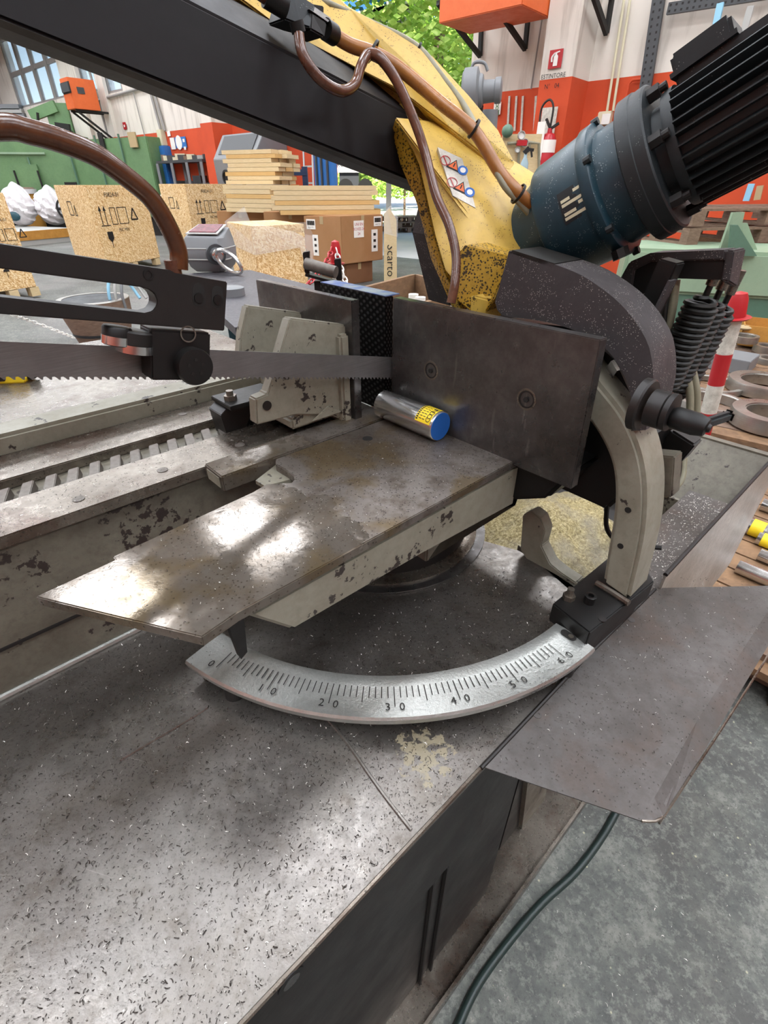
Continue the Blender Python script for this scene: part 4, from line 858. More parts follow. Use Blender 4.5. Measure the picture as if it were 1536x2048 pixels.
def uhose(L, r, m_, label, cat='hose', group=None):
    bm = nb(); tube(bm, [pu(x, y, u) for x, y, u in L], r, 10, 6); tag(obj('hose' if cat == 'hose' else 'cable', bm, m_), label, cat, group)
uhose([(1352, 560, .86), (1344, 620, .86), (1332, 680, .86), (1325, 730, .86)], .0062, 'cable', 'muddy hose hanging from the bracket beside the damper')
uhose([(1338, 560, .85), (1330, 620, .85), (1322, 700, .85)], .0042, 'rubber', 'thin black cable beside the muddy hose', 'cable')
uhose([(1372, 735, .90), (1380, 790, .90), (1378, 850, .90), (1368, 905, .90), (1362, 960, .88), (1330, 990, .84)], .0058, 'cable', 'muddy hose dropping behind the clamp lever into the tub')
uhose([(1384, 735, .91), (1394, 790, .91), (1390, 850, .91), (1376, 900, .91)], .0058, 'cable', 'second muddy hose beside the one behind the clamp lever')
uhose([(1345, 905, .84), (1358, 925, .84), (1352, 965, .84), (1338, 985, .84)], .0045, 'rubber', 'black cable looping down below the clamp lever', 'cable')
bm = nb(); bar(bm, pu(1375, 868, .80), pu(1345, 905, .80), .035, .04, V); tag(obj('limit_switch', bm, 'black', smooth=False, bevel=.003), 'black limit switch block below the clamp lever', 'switch')
for v_ in (0,):
    bm = nb(); bar(bm, pu(1335, 905, .74), pu(1330, 985, .74), .03, .03, V); tag(obj('pivot_post', bm, 'cast_dirty', smooth=False, bevel=.002), 'stained post behind the arch under the pivot boss', 'post')

# ---------------- chute
ch = root('side_chute', mc(.6, .07, .66), 'bent sheet steel side tray with a rounded corner, dusted with bright chips', 'side tray')
CZ = .7055; A = [mc(.315, .166, CZ), mc(.378, .045, CZ-.001)]
pts = [(965, 1533), (1000, 1545), (1290, 1645), (1312, 1640), (1330, 1626), (1345, 1606), (1536, 1312)]
P = [pz(x, y, CZ) for x, y in pts]; e = (P[-1]-P[-2]).normalized(); P.append(P[-1]+e*.13); P += [pz(1536, 1171, CZ)+(pz(1536, 1171, CZ)-pz(1400, 1173, CZ))*.55, pz(1310, 1176, CZ)]
bl = [pz(1283, 1642, CZ), pz(1395, 1440, CZ), pz(1500, 1250, CZ)]; bl.append(P[-2].lerp(P[-1], .14)); bl[2] = bl[1].lerp(bl[3], .4)
bm = nb(); prism(bm, [P[0], P[1], bl[0], bl[1], bl[2], bl[3], P[-1]], Z*-.0016); obj('sheet', bm, 'chute', ch, 'dark bent steel sheet', smooth=False)
lo = [P[3]-Z*.003, P[4]-Z*.006, P[5]-Z*.009, P[6]-Z*.010, P[-2]-Z*.010]
bm = nb(); tube(bm, [bl[0]]+lo, .0016, 6, 2); obj('folded_edge', bm, 'rail', ch, 'bright worn edge')
bm = nb(); L_ = [bl[0], bl[0].lerp(bl[1], .08), bl[0].lerp(bl[1], .2), bl[1], bl[3]]; R_ = [bl[0], lo[0], lo[1], lo[2], lo[4]]
prism(bm, [L_[0], R_[1], L_[1]], Z*-.0014)
for i in range(1, 4): prism(bm, [L_[i], R_[i], R_[i+1], L_[i+1]], Z*-.0014)
obj('bent_strip', bm, 'chute', ch, smooth=False)
bm = nb(); tube(bm, [pz(962, 1536, CZ), mc(.55, .160, CZ), pz(1310, 1178, CZ)], .003, 8, 0); obj('hinge_fold', bm, 'dark', ch)
for q in ((1150, 1355), (1075, 1430), (1263, 1240)):
    bm = nb(); c = pz(*q, CZ); cyl(bm, c, c+Z*.0006, .0055, n=18); obj('rivet', bm, 'chute_rivet', ch)
bm = nb(); 
for u_ in (.42, .62): prism(bm, [mc(u_, .16, .700), mc(u_, .02, .700), mc(u_, .155, .60)], U*.005)
obj('support_gusset', bm, 'dark', ch, smooth=False)
bm = nb(); Pc = []
while len(Pc) < 750:
    u, v = random.uniform(.33, .98), random.uniform(-.01, .158)
    if u > .33+(.16-v)*.5 and u < .83+(.16-v): Pc.append(mc(u, v, CZ+.0008))
chips(bm, Pc, .0015, .0042); tag(obj('swarf', bm, 'chip', None, smooth=False, kind='stuff'), 'sparse chips on the bent side tray', 'swarf')
bm = nb(); chips(bm, [pz(random.uniform(1000, 1536), random.uniform(1500, 2048), .002) for _ in range(110)], .002, .007); tag(obj('swarf', bm, 'chipb', None, smooth=False, kind='stuff'), 'stray bright chips on the concrete floor', 'swarf')
# green cord on the floor
bm = nb(); tube(bm, [pz(x, y, .008) for x, y in ((700, 3200), (800, 2500), (880, 2150), (918, 2048), (958, 1965), (1020, 1880), (1085, 1805), (1150, 1745), (1200, 1680), (1235, 1620), (1265, 1560), (1330, 1440), (1420, 1330))], .0085, 12, 6); tag(obj('power_cord', bm, 'cord'), 'dark green power cord on the concrete floor beside the saw', 'cord')
# ============================================================ THE HALL
WM = 9.0; H_ = 6.4
def struct(o, k=None): o['kind'] = 'structure'; return o
bm = nb(); box(bm, hall, (-36, -8, -.06), (12, WM+.15, 0)); f = obj('floor', bm, 'concrete', smooth=False, kind='structure')
bm = nb(); box(bm, hall, (-120, WM+.15, -.08), (60, 110, -.01)); obj('trim_1', bm, 'asphalt', smooth=False, kind='structure')['label'] = 'yard pavement outside the gate'
GL, GR = pm(655, 340).dot(R), pm(930, 300).dot(R)
w1 = (pm(5, 110).dot(R), pm(112, 100).dot(R), pm(60, 212).z, 5.7); w2 = (pm(150, 130).dot(R), pm(189, 150).dot(R), pm(170, 188).z, 5.5); w3 = (pm(205, 150).dot(R), pm(241, 160).dot(R), pm(225, 186).z, 5.4)
def wallseg(bm, s0, s1, z0, z1): box(bm, hall, (s0, WM, z0), (s1, WM+.3, z1))
bm = nb(); xs = sorted([-36, w1[0], w1[1], w2[0], w2[1], w3[0], w3[1], GL, GR, 12])
for a, b in zip(xs, xs[1:]):
    mid_ = (a+b)/2; hole = None
    for w in (w1, w2, w3):
        if w[0] < mid_ < w[1]: hole = (w[2], w[3])
    if GL < mid_ < GR: hole = (0, 5.0)
    if hole:
        if hole[0] > 0: wallseg(bm, a, b, 0, hole[0])
        wallseg(bm, a, b, hole[1], H_)
    else: wallseg(bm, a, b, 0, H_)
for v in bm.verts: pass
wb = obj('wall_back', bm, 'wall', smooth=False, kind='structure')
for nm, a, b in (('wall_left', (-36.2, -8), (-36, WM)), ('wall_right', (12, -8), (12.2, WM)), ('wall_front', (-36, -8.2), (12, -8))):
    bm = nb(); box(bm, hall, (*a, 0), (*b, H_)); obj(nm, bm, 'wall', smooth=False, kind='structure')
# ceiling with openings filled by frosted roof lights
bm = nb(); SLs = [-25.3, -20.8, -16.3, -11.8, -7.3, -2.8, 1.7, 6.2]; SLm = [-4.3, -1.4, 1.5, 4.3, 7.1]; hw, hh = 1.05, .62
ys = [-8]+[y for m_ in SLm for y in (m_-hh, m_+hh)]+[WM+.3]; xs = [-36]+[x for s_ in SLs for x in (s_-hw, s_+hw)]+[12]
for j in range(0, len(ys)-1):
    if j % 2 == 0: box(bm, hall, (-36, ys[j], H_), (12, ys[j+1], H_+.12))
    else:
        for i in range(0, len(xs)-1, 2): box(bm, hall, (xs[i], ys[j], H_), (xs[i+1], ys[j+1], H_+.12))
obj('ceiling', bm, 'ceil', smooth=False, kind='structure')
k_ = 0
for s_ in SLs:
    for m_ in SLm:
        k_ += 1; bm = nb(); box(bm, hall, (s_-hw, m_-hh, H_+.03), (s_+hw, m_+hh, H_+.06)); o = obj('window_%d' % (k_+3), bm, 'skylight', smooth=False, kind='structure')
for k2, w in enumerate((w1, w2, w3)):
    bm = nb(); n_ = (4, 1, 1)[k2]; rows = (2, 1, 1)[k2]; dx = (w[1]-w[0])/n_
    for i in range(n_+1): box(bm, hall, (w[0]+dx*i-.10, WM+.02, w[2]), (w[0]+dx*i+.10, WM+.12, w[3]))
    for j in range(rows+1): zz = w[2]+(w[3]-w[2])*j/rows; box(bm, hall, (w[0], WM+.03, zz-.06), (w[1], WM+.11, zz+.06))
    fr = obj('window_%d' % (k2+1), bm, 'pipe', smooth=False, kind='structure')
    for i in range(n_):
        for j in range(rows):
            z0, z1 = w[2]+(w[3]-w[2])*j/rows, w[2]+(w[3]-w[2])*(j+1)/rows
            bm = nb(); box(bm, hall, (w[0]+dx*i+.09, WM+.08, z0+.05), (w[0]+dx*(i+1)-.09, WM+.09, z1-.05)); obj('pane', bm, 'glass', fr, smooth=False)
# columns
def column(n, s0, s1, d=.5): 
    bm = nb(); box(bm, hall, (s0, WM-d, 0), (s1, WM, H_)); obj('trim_%d' % n, bm, 'wall', smooth=False, kind='structure')
m_c = WM-.55; column(2, pm(1079, 163, m_c).dot(R), pm(1144, 156, m_c).dot(R), .55)
column(3, pm(401, 255, m_c).dot(R), pm(424, 250, m_c).dot(R), .55); column(4, pm(112, 120, WM-.1).dot(R), pm(148, 130, WM-.1).dot(R), .12); column(5, pm(190, 160, WM-.1).dot(R), pm(204, 160, WM-.1).dot(R), .1)
bm = nb(); box(bm, hall, (-34, 7.9, 5.35), (-20.0, 8.3, 5.75)); obj('trim_6', bm, 'brownbeam', smooth=False, kind='structure'); bm = nb(); box(bm, hall, (-34, 7.8, 5.75), (-20, 8.35, 5.95)); obj('trim_7', bm, 'ceil', smooth=False, kind='structure')
# blue sliding door and its frame
bm = nb(); box(bm, hall, (pm(636, 330).dot(R), WM-.12, .02), (pm(676, 330).dot(R), WM-.04, 4.6)); dr = obj('door_1', bm, 'blue', smooth=False, kind='structure')
for x0 in (640, 650, 662): 
    bm = nb(); s0 = pm(x0, 330).dot(R); box(bm, hall, (s0, WM-.15, .05), (s0+.05, WM-.12, 4.5)); obj('stile', bm, 'greydk', dr, smooth=False)

# ---- things on the wall
def wallpt(x, y, off=.0): return pm(x, y, WM-off)
def wcyl(name, pts, r, label, cat, off=.06, m_='pipe', group=None):
    bm = nb(); tube(bm, [wallpt(x, y, off) for x, y in pts], r, 8, 0); tag(obj(name, bm, m_), label, cat, group)
for i, (pts, r) in enumerate([([(197, 150), (238, 296)], .03), ([(172, 120), (222, 290)], .04), ([(265, 178), (290, 275)], .016), ([(297, 172), (322, 262)], .035), ([(305, 174), (330, 262)], .035), ([(180, 205), (310, 168)], .035)]):
    wcyl('wall_pipe', pts, r, ['grey wall pipe right of the orange heater on the far wall', 'grey wall pipe just behind the orange heater on the far wall', 'thin wire conduit running down the stained white wall', 'left one of the conduit pair above the grey socket box', 'right one of the conduit pair above the grey socket box', 'sloping-looking horizontal conduit under the small windows'][i], 'pipe')
wcyl('wall_conduit', [(1248, 0), (1214, 222)], .018, 'left one of the pale conduit pair above the light switch', 'pipe', m_='beige'); wcyl('wall_conduit', [(1260, 0), (1226, 222)], .018, 'right one of the pale conduit pair above the light switch', 'pipe', m_='beige')
wcyl('wall_conduit', [(1284, 158), (1265, 160), (1258, 168), (1246, 222)], .018, 'bent conduit on the orange wall left of the perforated strut', 'pipe', m_='orange')
wcyl('wall_conduit', [(1090, 0), (1062, 178)], .012, 'thin drop wire in the corner left of the column', 'pipe', m_='pipe', off=.03)
wcyl('wall_conduit', [(1062, 0), (1063, 16), (1095, 12)], .025, 'grey conduit elbow at the top of the wall left of the column', 'pipe')
# perforated strut and rack
def strut(name, a, b, w, label, off=.12):
    A, Bq = wallpt(*a, off), wallpt(*b, off); t = root(name, Bq, label, 'strut'); bm = nb(); bar(bm, A, Bq, w, .05, M); obj('channel', bm, 'greydk', t, smooth=False)
    bm = nb(); L = (Bq-A).length; d = (Bq-A)/L; k = int(L/.07); x = d.cross(M).normalized()
    for i in range(k):
        for sx in (-.25, .25):
            c = A+d*(.07*i+.03)+x*sx*w-M*.026; bar(bm, c-d*.012, c+d*.012, .022, .002, M)
    obj('perforation', bm, 'ink', t, smooth=False, kind='stuff')
strut('perforated_strut', (1322, -30), (1284, 222), .15, 'dark upright perforated steel strut on the wall behind the motor')
strut('perforated_strut', (1336, 18), (1560, -18), .11, 'horizontal perforated strut along the top right of the wall')
for q in ((1330, 60, 1120, 0), ):
    pass
br_ = [(1185, -20), (1213, 66), (1225, -20)]
def wbracket(pa, pb, pc, label, m0=WM-.05, m1=WM-.85):
    A, Bq, Cc = pm(*pa, m0), pm(*pb, m0), pm(*pc, m0); t = root('wall_bracket', Bq, label, 'bracket'); top = Vector((A.x, A.y, A.z)); out = top-M*(m0-m1)
    for p, q, nm in ((top, Bq, 'upright'), (top, out, 'cantilever'), (out, Bq, 'brace')):
        bm = nb(); bar(bm, p, q, .07, .05, R); obj(nm, bm, 'ink', t, smooth=False)
wbracket((1225, -10), (1213, 66), (1225, -10), 'black triangular wall bracket cut by the top edge, right of the column')
def heater(px_tl, px_br, m0, dep, label, brk):
    A, Bq = pm(*px_tl, m0), pm(*px_br, m0); s0, s1 = A.dot(R), Bq.dot(R); z0, z1 = Bq.z, A.z
    t = root('unit_heater', hall((s0+s1)/2, m0, z0), label, 'heater'); bm = nb(); box(bm, hall, (s0, m0, z0), (s1, m0+dep, z1)); obj('casing', bm, 'heater', t, smooth=False, bevel=.01)
    bm = nb(); n_ = 8
    return t, s0, s1, z0, z1
t, s0, s1, z0, z1 = heater((118, 158), (150, 217), 7.9, .75, 'orange unit heater on a black bracket high on the far wall at left', None)
bm = nb(); box(bm, hall, (s0+.06, 7.88, z0+.35), (s0+.62, 7.9, z1-.1)); lv = obj('louvre_panel', bm, 'ink', t, smooth=False)
for i in range(7): bm = nb(); zz = z0+.38+(z1-z0-.5)*i/7; box(bm, hall, (s0+.08, 7.85, zz), (s0+.6, 7.885, zz+.03)); obj('louvre', bm, 'greydk', t, smooth=False)
bm = nb(); c = hall(s1+.002, 8.2, z1-.3); box(bm, hall, (s1, 8.1, z1-.35), (s1+.015, 8.3, z1-.2)); obj('rating_plate', bm, 'greydk', t, smooth=False)
for ss in (s0+.1, s1-.1):
    bm = nb(); bar(bm, hall(ss, 7.95, z0-.03), hall(ss, WM, z0-.03), .05, .05); bar(bm, hall(ss, 8.0, z0-.05), hall(ss, WM-.03, z0-.75), .05, .05); bar(bm, hall(ss, WM-.03, z0), hall(ss, WM-.03, z0-.8), .05, .05, M); obj('support_bracket', bm, 'ink', t, smooth=False)
t, s0, s1, z0, z1 = heater((882, -60), (1044, 10), 7.75, .8, 'orange unit heater cut by the top edge, on black brackets right of the gate', None)
s0 = pm(882, 28, 7.75).dot(R); 
for pts in (((960, 38), (960, 112)), ((1055, 25), (1050, 98))):
    A, Bq = pm(*pts[0], WM-.04), pm(*pts[1], WM-.04); bm = nb(); bar(bm, A+Z*.6, Bq, .06, .05, M); o_ = A-M*1.1; bar(bm, A, o_, .06, .05); bar(bm, o_, Bq, .06, .05, R); obj('support_bracket', bm, 'ink', t, smooth=False)
# signs
def sign_(name, x0, y0, x1, y1, mt, label, cat='sign', off=.02, dx=0):
    a, b = pm(x0, y0, WM-off), pm(x1, y0, WM-off); c = pm(x0, y1, WM-off); s0, s1 = a.dot(R), b.dot(R); t = root(name, hall((s0+s1)/2, WM-off, c.z), label, cat)
    bm = nb(); box(bm, hall, (s0, WM-off-.01, c.z), (s1, WM-off, a.z)); obj('panel', bm, mt, t, smooth=False); return t, s0, s1, c.z, a.z
t, s0, s1, z0, z1 = sign_('extinguisher_sign', 1101, 101, 1127, 138, 'red', 'red fire extinguisher sign with ESTINTORE below on the white column', off=.57)
mm = WM-.585
bm = nb(); cx = (s0+s1)/2; h = z1-z0; w_ = s1-s0; F_ = lambda x, z: hall(cx+x*w_, mm, z0+z*h)
prism(bm, [F_(-.12, .12), F_(.2, .12), F_(.2, .62), F_(.14, .7), F_(-.06, .7), F_(-.12, .62)], M*-.003); prism(bm, [F_(-.02, .7), F_(.1, .7), F_(.1, .8), F_(.3, .84), F_(.28, .9), F_(-.05, .84)], M*-.003); tube(bm, [F_(-.05, .8), F_(-.26, .6), F_(-.24, .35)], .012, 6, 4); obj('extinguisher_symbol', bm, 'white', t, smooth=False)
bm = nb(); text(bm, 'ESTINTORE', hall(cx, mm+.013, z0-.08), R, Z, .072, .002); text(bm, 'N°   04', hall(cx, mm+.013, z0-.19), R, Z, .075, .002); obj('lettering', bm, 'ink', t, 'ESTINTORE in black capitals', smooth=False)
t, s0, s1, z0, z1 = sign_('far_extinguisher_sign', 245, 245, 251, 260, 'red', 'tiny red extinguisher sign on the white wall at far left')
bm = nb(); box(bm, hall, (s0+.06, WM-.035, z0+.06), (s1-.06, WM-.03, z1-.06)); obj('symbol', bm, 'white', t, smooth=False)
t, s0, s1, z0, z1 = sign_('green_notice', 989, 205, 1003, 230, 'paper', 'small pale notice with green print on the orange wall right of the gate')
bm = nb(); box(bm, hall, (s0+.02, WM-.034, z1-.17), (s1-.02, WM-.03, z1-.1)); text(bm, '8', hall((s0+s1)/2, WM-.031, z0+.1), R, Z, .14, .003); obj('print', bm, 'green', t, smooth=False)
t, s0, s1, z0, z1 = sign_('safety_sign', 349, 275, 371, 297, 'blue', 'blue and white safety sign on the orange wall behind the workbench')
bm = nb(); cyl(bm, hall(s0+.2, WM-.031, (z0+z1)/2), hall(s0+.2, WM-.036, (z0+z1)/2), .16, n=20); box(bm, hall, (s0-.25, WM-.034, z0-.02), (s0-.02, WM-.03, z1)); obj('symbol', bm, 'white', t, smooth=False)
bm = nb()
for i in range(3): box(bm, hall, (s0+.42, WM-.036, z1-.12-.17*i), (s1-.05, WM-.031, z1-.05-.17*i))
obj('print', bm, 'white', t, smooth=False)
t, s0, s1, z0, z1 = sign_('safety_sign', 543, 262, 561, 292, 'white', 'white and blue notice on the orange wall right of the blast cabinet')
bm = nb(); box(bm, hall, (s0+.03, WM-.034, z0+.02), (s1-.03, WM-.03, z0+(z1-z0)*.6)); obj('print', bm, 'blue', t, smooth=False)
for i, q in enumerate(((486, 246, 497, 258), (561, 272, 573, 282), (334, 263, 340, 273), (1326, 186, 1340, 214), (233, 275, 238, 284))):
    sign_('wall_notice', *q, 'paper', ['small white notice on the orange wall above the blast cabinet', 'round-cornered white notice near the ladder', 'small white notice above the blue safety sign', 'white notice on the orange wall behind the motor', 'tiny white notice on the orange band above the green machine'][i])
t, s0, s1, z0, z1 = sign_('wall_poster', 518, 262, 536, 275, 'tan', 'tan paper on the orange wall above the blue drum')
bm = nb(); A = wallpt(315, 260, .1); box(bm, hall, (A.dot(R), WM-.15, pm(330, 292).z), (pm(330, 260).dot(R), WM, A.z)); tag(obj('socket_box', bm, 'beige', smooth=False, bevel=.01), 'beige electric box at the foot of the conduit pair', 'socket box')
# light switch
sw = root('light_switch', wallpt(1212, 240, .1), 'beige light switch box on the orange wall left of the motor', 'switch')
bm = nb(); box(bm, hall, (pm(1201, 230).dot(R), WM-.1, pm(1205, 252).z), (pm(1227, 230).dot(R), WM, pm(1210, 224).z)); obj('box', bm, 'beige', sw, smooth=False, bevel=.01)
bm = nb(); c = wallpt(1212, 238, .1); plate(bm, c, R, Z, .12, .12, .01); obj('rocker', bm, 'white', sw, smooth=False)
t, s0, s1, z0, z1 = sign_('hanging_card', 1197, 257, 1225, 286, 'paper', 'white card with blue code below the light switch', off=.05)
bm = nb(); box(bm, hall, (s0-.03, WM-.075, z0), (s0+.04, WM-.062, z1)); box(bm, hall, (s0, WM-.075, z1-.03), (s1, WM-.062, z1)); obj('border', bm, 'yl', t, smooth=False)
bm = nb(); random.seed(3)
for i in range(6):
    for j in range(5):
        if random.random() < .6: x_ = s0+.13+.03*j; zz = z1-.12-.035*i; box(bm, hall, (x_, WM-.064, zz), (x_+.025, WM-.0605, zz+.028))
obj('print', bm, 'blue', t, smooth=False)
# fire extinguisher in front of a stained panel
t, s0, s1, z0, z1 = sign_('blank_board', 1086, 216, 1116, 270, 'whitedirty', 'dirty grey blank panel on the orange column', 'panel', off=.57)
fx = pm(1088, 340, WM-.75); ex = root('fire_extinguisher', fx, 'red fire extinguisher hanging on the orange column', 'fire extinguisher')
top = pm(1088, 266, WM-.75); Hh = top.z-pm(1088, 338, WM-.75).z; b0_ = Vector((fx.x, fx.y, top.z-Hh))
bm = nb(); lathe(bm, b0_, Z, [(0, .09), (.02, .11), (Hh-.08, .11), (Hh-.02, .08), (Hh, .035), (Hh+.05, .03)], 24); obj('cylinder', bm, 'redpaint', ex)
bm = nb(); lathe(bm, b0_, Z, [(Hh*.45, .1125), (Hh*.8, .1125)], 24, a0=2.2, a1=4.9); obj('label', bm, 'paper', ex)
bm = nb(); bar(bm, b0_+Z*(Hh+.05), b0_+Z*(Hh+.16)-R*.08, .03, .03); bar(bm, b0_+Z*(Hh+.04), b0_+Z*(Hh+.10)+R*.12, .03, .03); obj('handle', bm, 'ink', ex, smooth=False)
bm = nb(); c = b0_+Z*(Hh+.07); tube(bm, [c, c+Z*.22-R*.0, c+Z*.30-R*.08, c+Z*.2-R*.18, c-Z*.1-R*.16, c-Z*.45-R*.13], .014, 8, 6); obj('hose', bm, 'rubber', ex)
bm = nb(); box(bm, hall, (b0_.dot(R)-.14, WM-.87, b0_.z+.1), (b0_.dot(R)-.02, WM-.86, b0_.z+.55)); obj('tag', bm, 'paper', ex, 'white inspection tag', smooth=False)

# ---- outside: tree, canopy building, truck, pallets
def leafcloud(bm, c, rx, ry, rz, n, s):
    for _ in range(n):
        while True:
            p = Vector((random.uniform(-1, 1), random.uniform(-1, 1), random.uniform(-1, 1)))
            if .25 < p.length < 1: break
        q = c+Vector((p.x*rx, p.y*ry, p.z*rz)); t, w = basis(Vector((random.gauss(0, 1), random.gauss(0, 1), random.gauss(0, 1)+.3)))
        k = s*random.uniform(.6, 1.3); v = [bm.verts.new(q+t*k*a+w*k*b) for a, b in ((-1, 0), (0, -.5), (1, 0), (0, .5))]; bm.faces.new(v)
for i, (px, py, Y_, rr, lab) in enumerate([(880, 50, 15, 2.3, 'tall sunlit green tree seen through the gate'), (810, 360, 26, 1.3, 'low bright bush beyond the yard'), (720, 352, 28, 1.4, 'low bush behind the parked truck')]):
    c = at(px, py, Y_); g0 = Vector((c.x, c.y, -.01)); t = root('tree' if i == 0 else 'bush', g0, lab, 'tree' if i == 0 else 'bush')
    bm = nb(); leafcloud(bm, c, rr*(.9 if i == 0 else 2.2), rr, rr*(1.35 if i == 0 else .55), 9000 if i == 0 else 2500, .10); obj('foliage', bm, 'leaf', t, smooth=False, kind='stuff')
    bm = nb(); cyl(bm, g0, c, .12 if i == 0 else .05, n=8); obj('trunk', bm, 'oldwood', t)
c = at(840, 130, 34); bm = nb()
for i in range(14):
    leafcloud(bm, c+Vector((random.uniform(-8, 5), random.uniform(0, 4), random.uniform(-4, 6))), 2.4, 1.6, 2.2, 1500, .2)
tag(obj('wooded_slope', bm, 'leaf', smooth=False, kind='stuff'), 'sunlit wooded slope filling the gate opening behind the tree', 'foliage')
cb = root('canopy_building', at(780, 300, 16), 'grey canopy with blue glass parapet on a white post outside the gate', 'building')
def oy(x, y, Y=16): return at(x, y, Y)
bm = nb(); prism(bm, [oy(560, 62), oy(790, 4), oy(840, -8), oy(840, 2), oy(720, 26), oy(560, 76)], Vector((0, 3, 0))); obj('slab_edge', bm, 'white', cb, smooth=False)
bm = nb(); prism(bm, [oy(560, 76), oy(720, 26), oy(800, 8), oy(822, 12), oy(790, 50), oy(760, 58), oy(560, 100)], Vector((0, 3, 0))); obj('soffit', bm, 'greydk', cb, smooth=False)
for i in range(4):
    a = 700-55*i+60; bm = nb(); x0, x1 = 795-48*(i+1), 795-48*i; prism(bm, [oy(x0, 18+(795-x0)*.25), oy(x1-3, 18+(795-x1)*.25), oy(x1-3, -22+(795-x1)*.25), oy(x0, -22+(795-x0)*.25)], Vector((0, .05, 0))); obj('glass_panel', bm, 'blue', cb, 'blue glass parapet panel', smooth=False)
bm = nb(); p = oy(779, 4); bar(bm, p, Vector((p.x, p.y, 0)), .14, .14); obj('post', bm, 'white', cb, smooth=False)
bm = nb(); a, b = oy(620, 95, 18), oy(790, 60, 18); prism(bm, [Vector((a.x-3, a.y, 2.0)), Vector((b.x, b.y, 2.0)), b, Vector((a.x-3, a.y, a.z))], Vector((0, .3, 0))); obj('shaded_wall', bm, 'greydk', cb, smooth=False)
tk = root('parked_truck', at(700, 372, 24)*1.0, 'white truck body partly visible through the gate', 'truck')
bm = nb(); a, b = at(672, 322, 24), at(722, 345, 24); box(bm, lambda x, y, z: Vector((x, y, z)), (a.x, 24, b.z), (b.x, 26.5, a.z+.4)); obj('body', bm, 'white', tk, smooth=False)
bm = nb(); text(bm, 'PRONTO INT.', Vector(((a.x+b.x)/2+.1, 23.98, a.z-.12)), Vector((1, 0, 0)), Z, .22, .003); obj('lettering', bm, 'greydk', tk, smooth=False)
bm = nb(); c_ = at(720, 358, 24); box(bm, lambda x, y, z: Vector((x, y, z)), (a.x+.1, 24.1, b.z-.45), (b.x-.1, 25.9, b.z)); obj('chassis', bm, 'greydk', tk, smooth=False)
for k in range(2):
    bm = nb(); c_ = Vector((a.x+.35+k*.8, 24.0, b.z-.5)); cyl(bm, c_, c_+Vector((0, .3, 0)), .3, n=18); obj('wheel', bm, 'rubber', tk)
dz_ = b.z-.8
# stacked pallets outside
def pallet(loc, rz, label, w=1.2, d=.8, cat='pallet', m_='oldwood', group=None, s=1.0):
    t = root('pallet', loc, label, cat, group); c_, s_ = cos(rz), sin(rz)
    F = lambda x, y, z: Vector(loc)+Vector(((x*c_-y*s_)*s, (x*s_+y*c_)*s, z*s))
    for i in range(5): bm = nb(); y = -d/2+i*(d-.1)/4; box(bm, F, (-w/2, y, .122), (w/2, y+.1, .144)); obj('deck_board', bm, m_, t, smooth=False)
    for x in (-w/2, -.07, w/2-.14):
        bm = nb(); box(bm, F, (x, -d/2, .1), (x+.14, d/2, .122)); obj('stringer_board', bm, m_, t, smooth=False)
        for y in (-d/2, -.05, d/2-.1): bm = nb(); box(bm, F, (x, y, .022), (x+.14, y+.1, .1)); obj('block', bm, m_, t, smooth=False)
        bm = nb(); box(bm, F, (x, -d/2, 0), (x+.14, d/2, .022)); obj('skid', bm, m_, t, smooth=False)
    return t
for i in range(3):
    p = at(808, 408, 19); pallet(Vector((p.x+.15*(i % 2), 19+.05*i, .0+.145*i)), .5, ['bottom pallet of the low stack in the yard', 'middle pallet of the low stack in the yard', 'top pallet of the low stack in the yard'][i], group='pallets in the yard', s=1.0)
p = at(775, 398, 21); pallet(Vector((p.x, 21, 0)), .2, 'single pallet in the yard left of the low stack', group='pallets in the yard', m_='timber')
# ============================================================ THINGS STANDING IN THE HALL
def wbox(bm, A, Bq, dep, z0, z1):
    """upright block: front bottom edge from A to Bq (world xy), going back dep metres"""
    A, Bq = Vector((A.x, A.y, 0)), Vector((Bq.x, Bq.y, 0)); n = Vector((-(Bq-A).y, (Bq-A).x, 0)).normalized()*dep
    return hexa(bm, [A+Z*z0, Bq+Z*z0, Bq+n+Z*z0, A+n+Z*z0, A+Z*z1, Bq+Z*z1, Bq+n+Z*z1, A+n+Z*z1])
def g(x, Y, row=500): p = at(x, row, Y); return Vector((p.x, Y, 0))       # ground point plumb under an image point at distance Y
def zz(y, x, Y): return at(x, y, Y).z
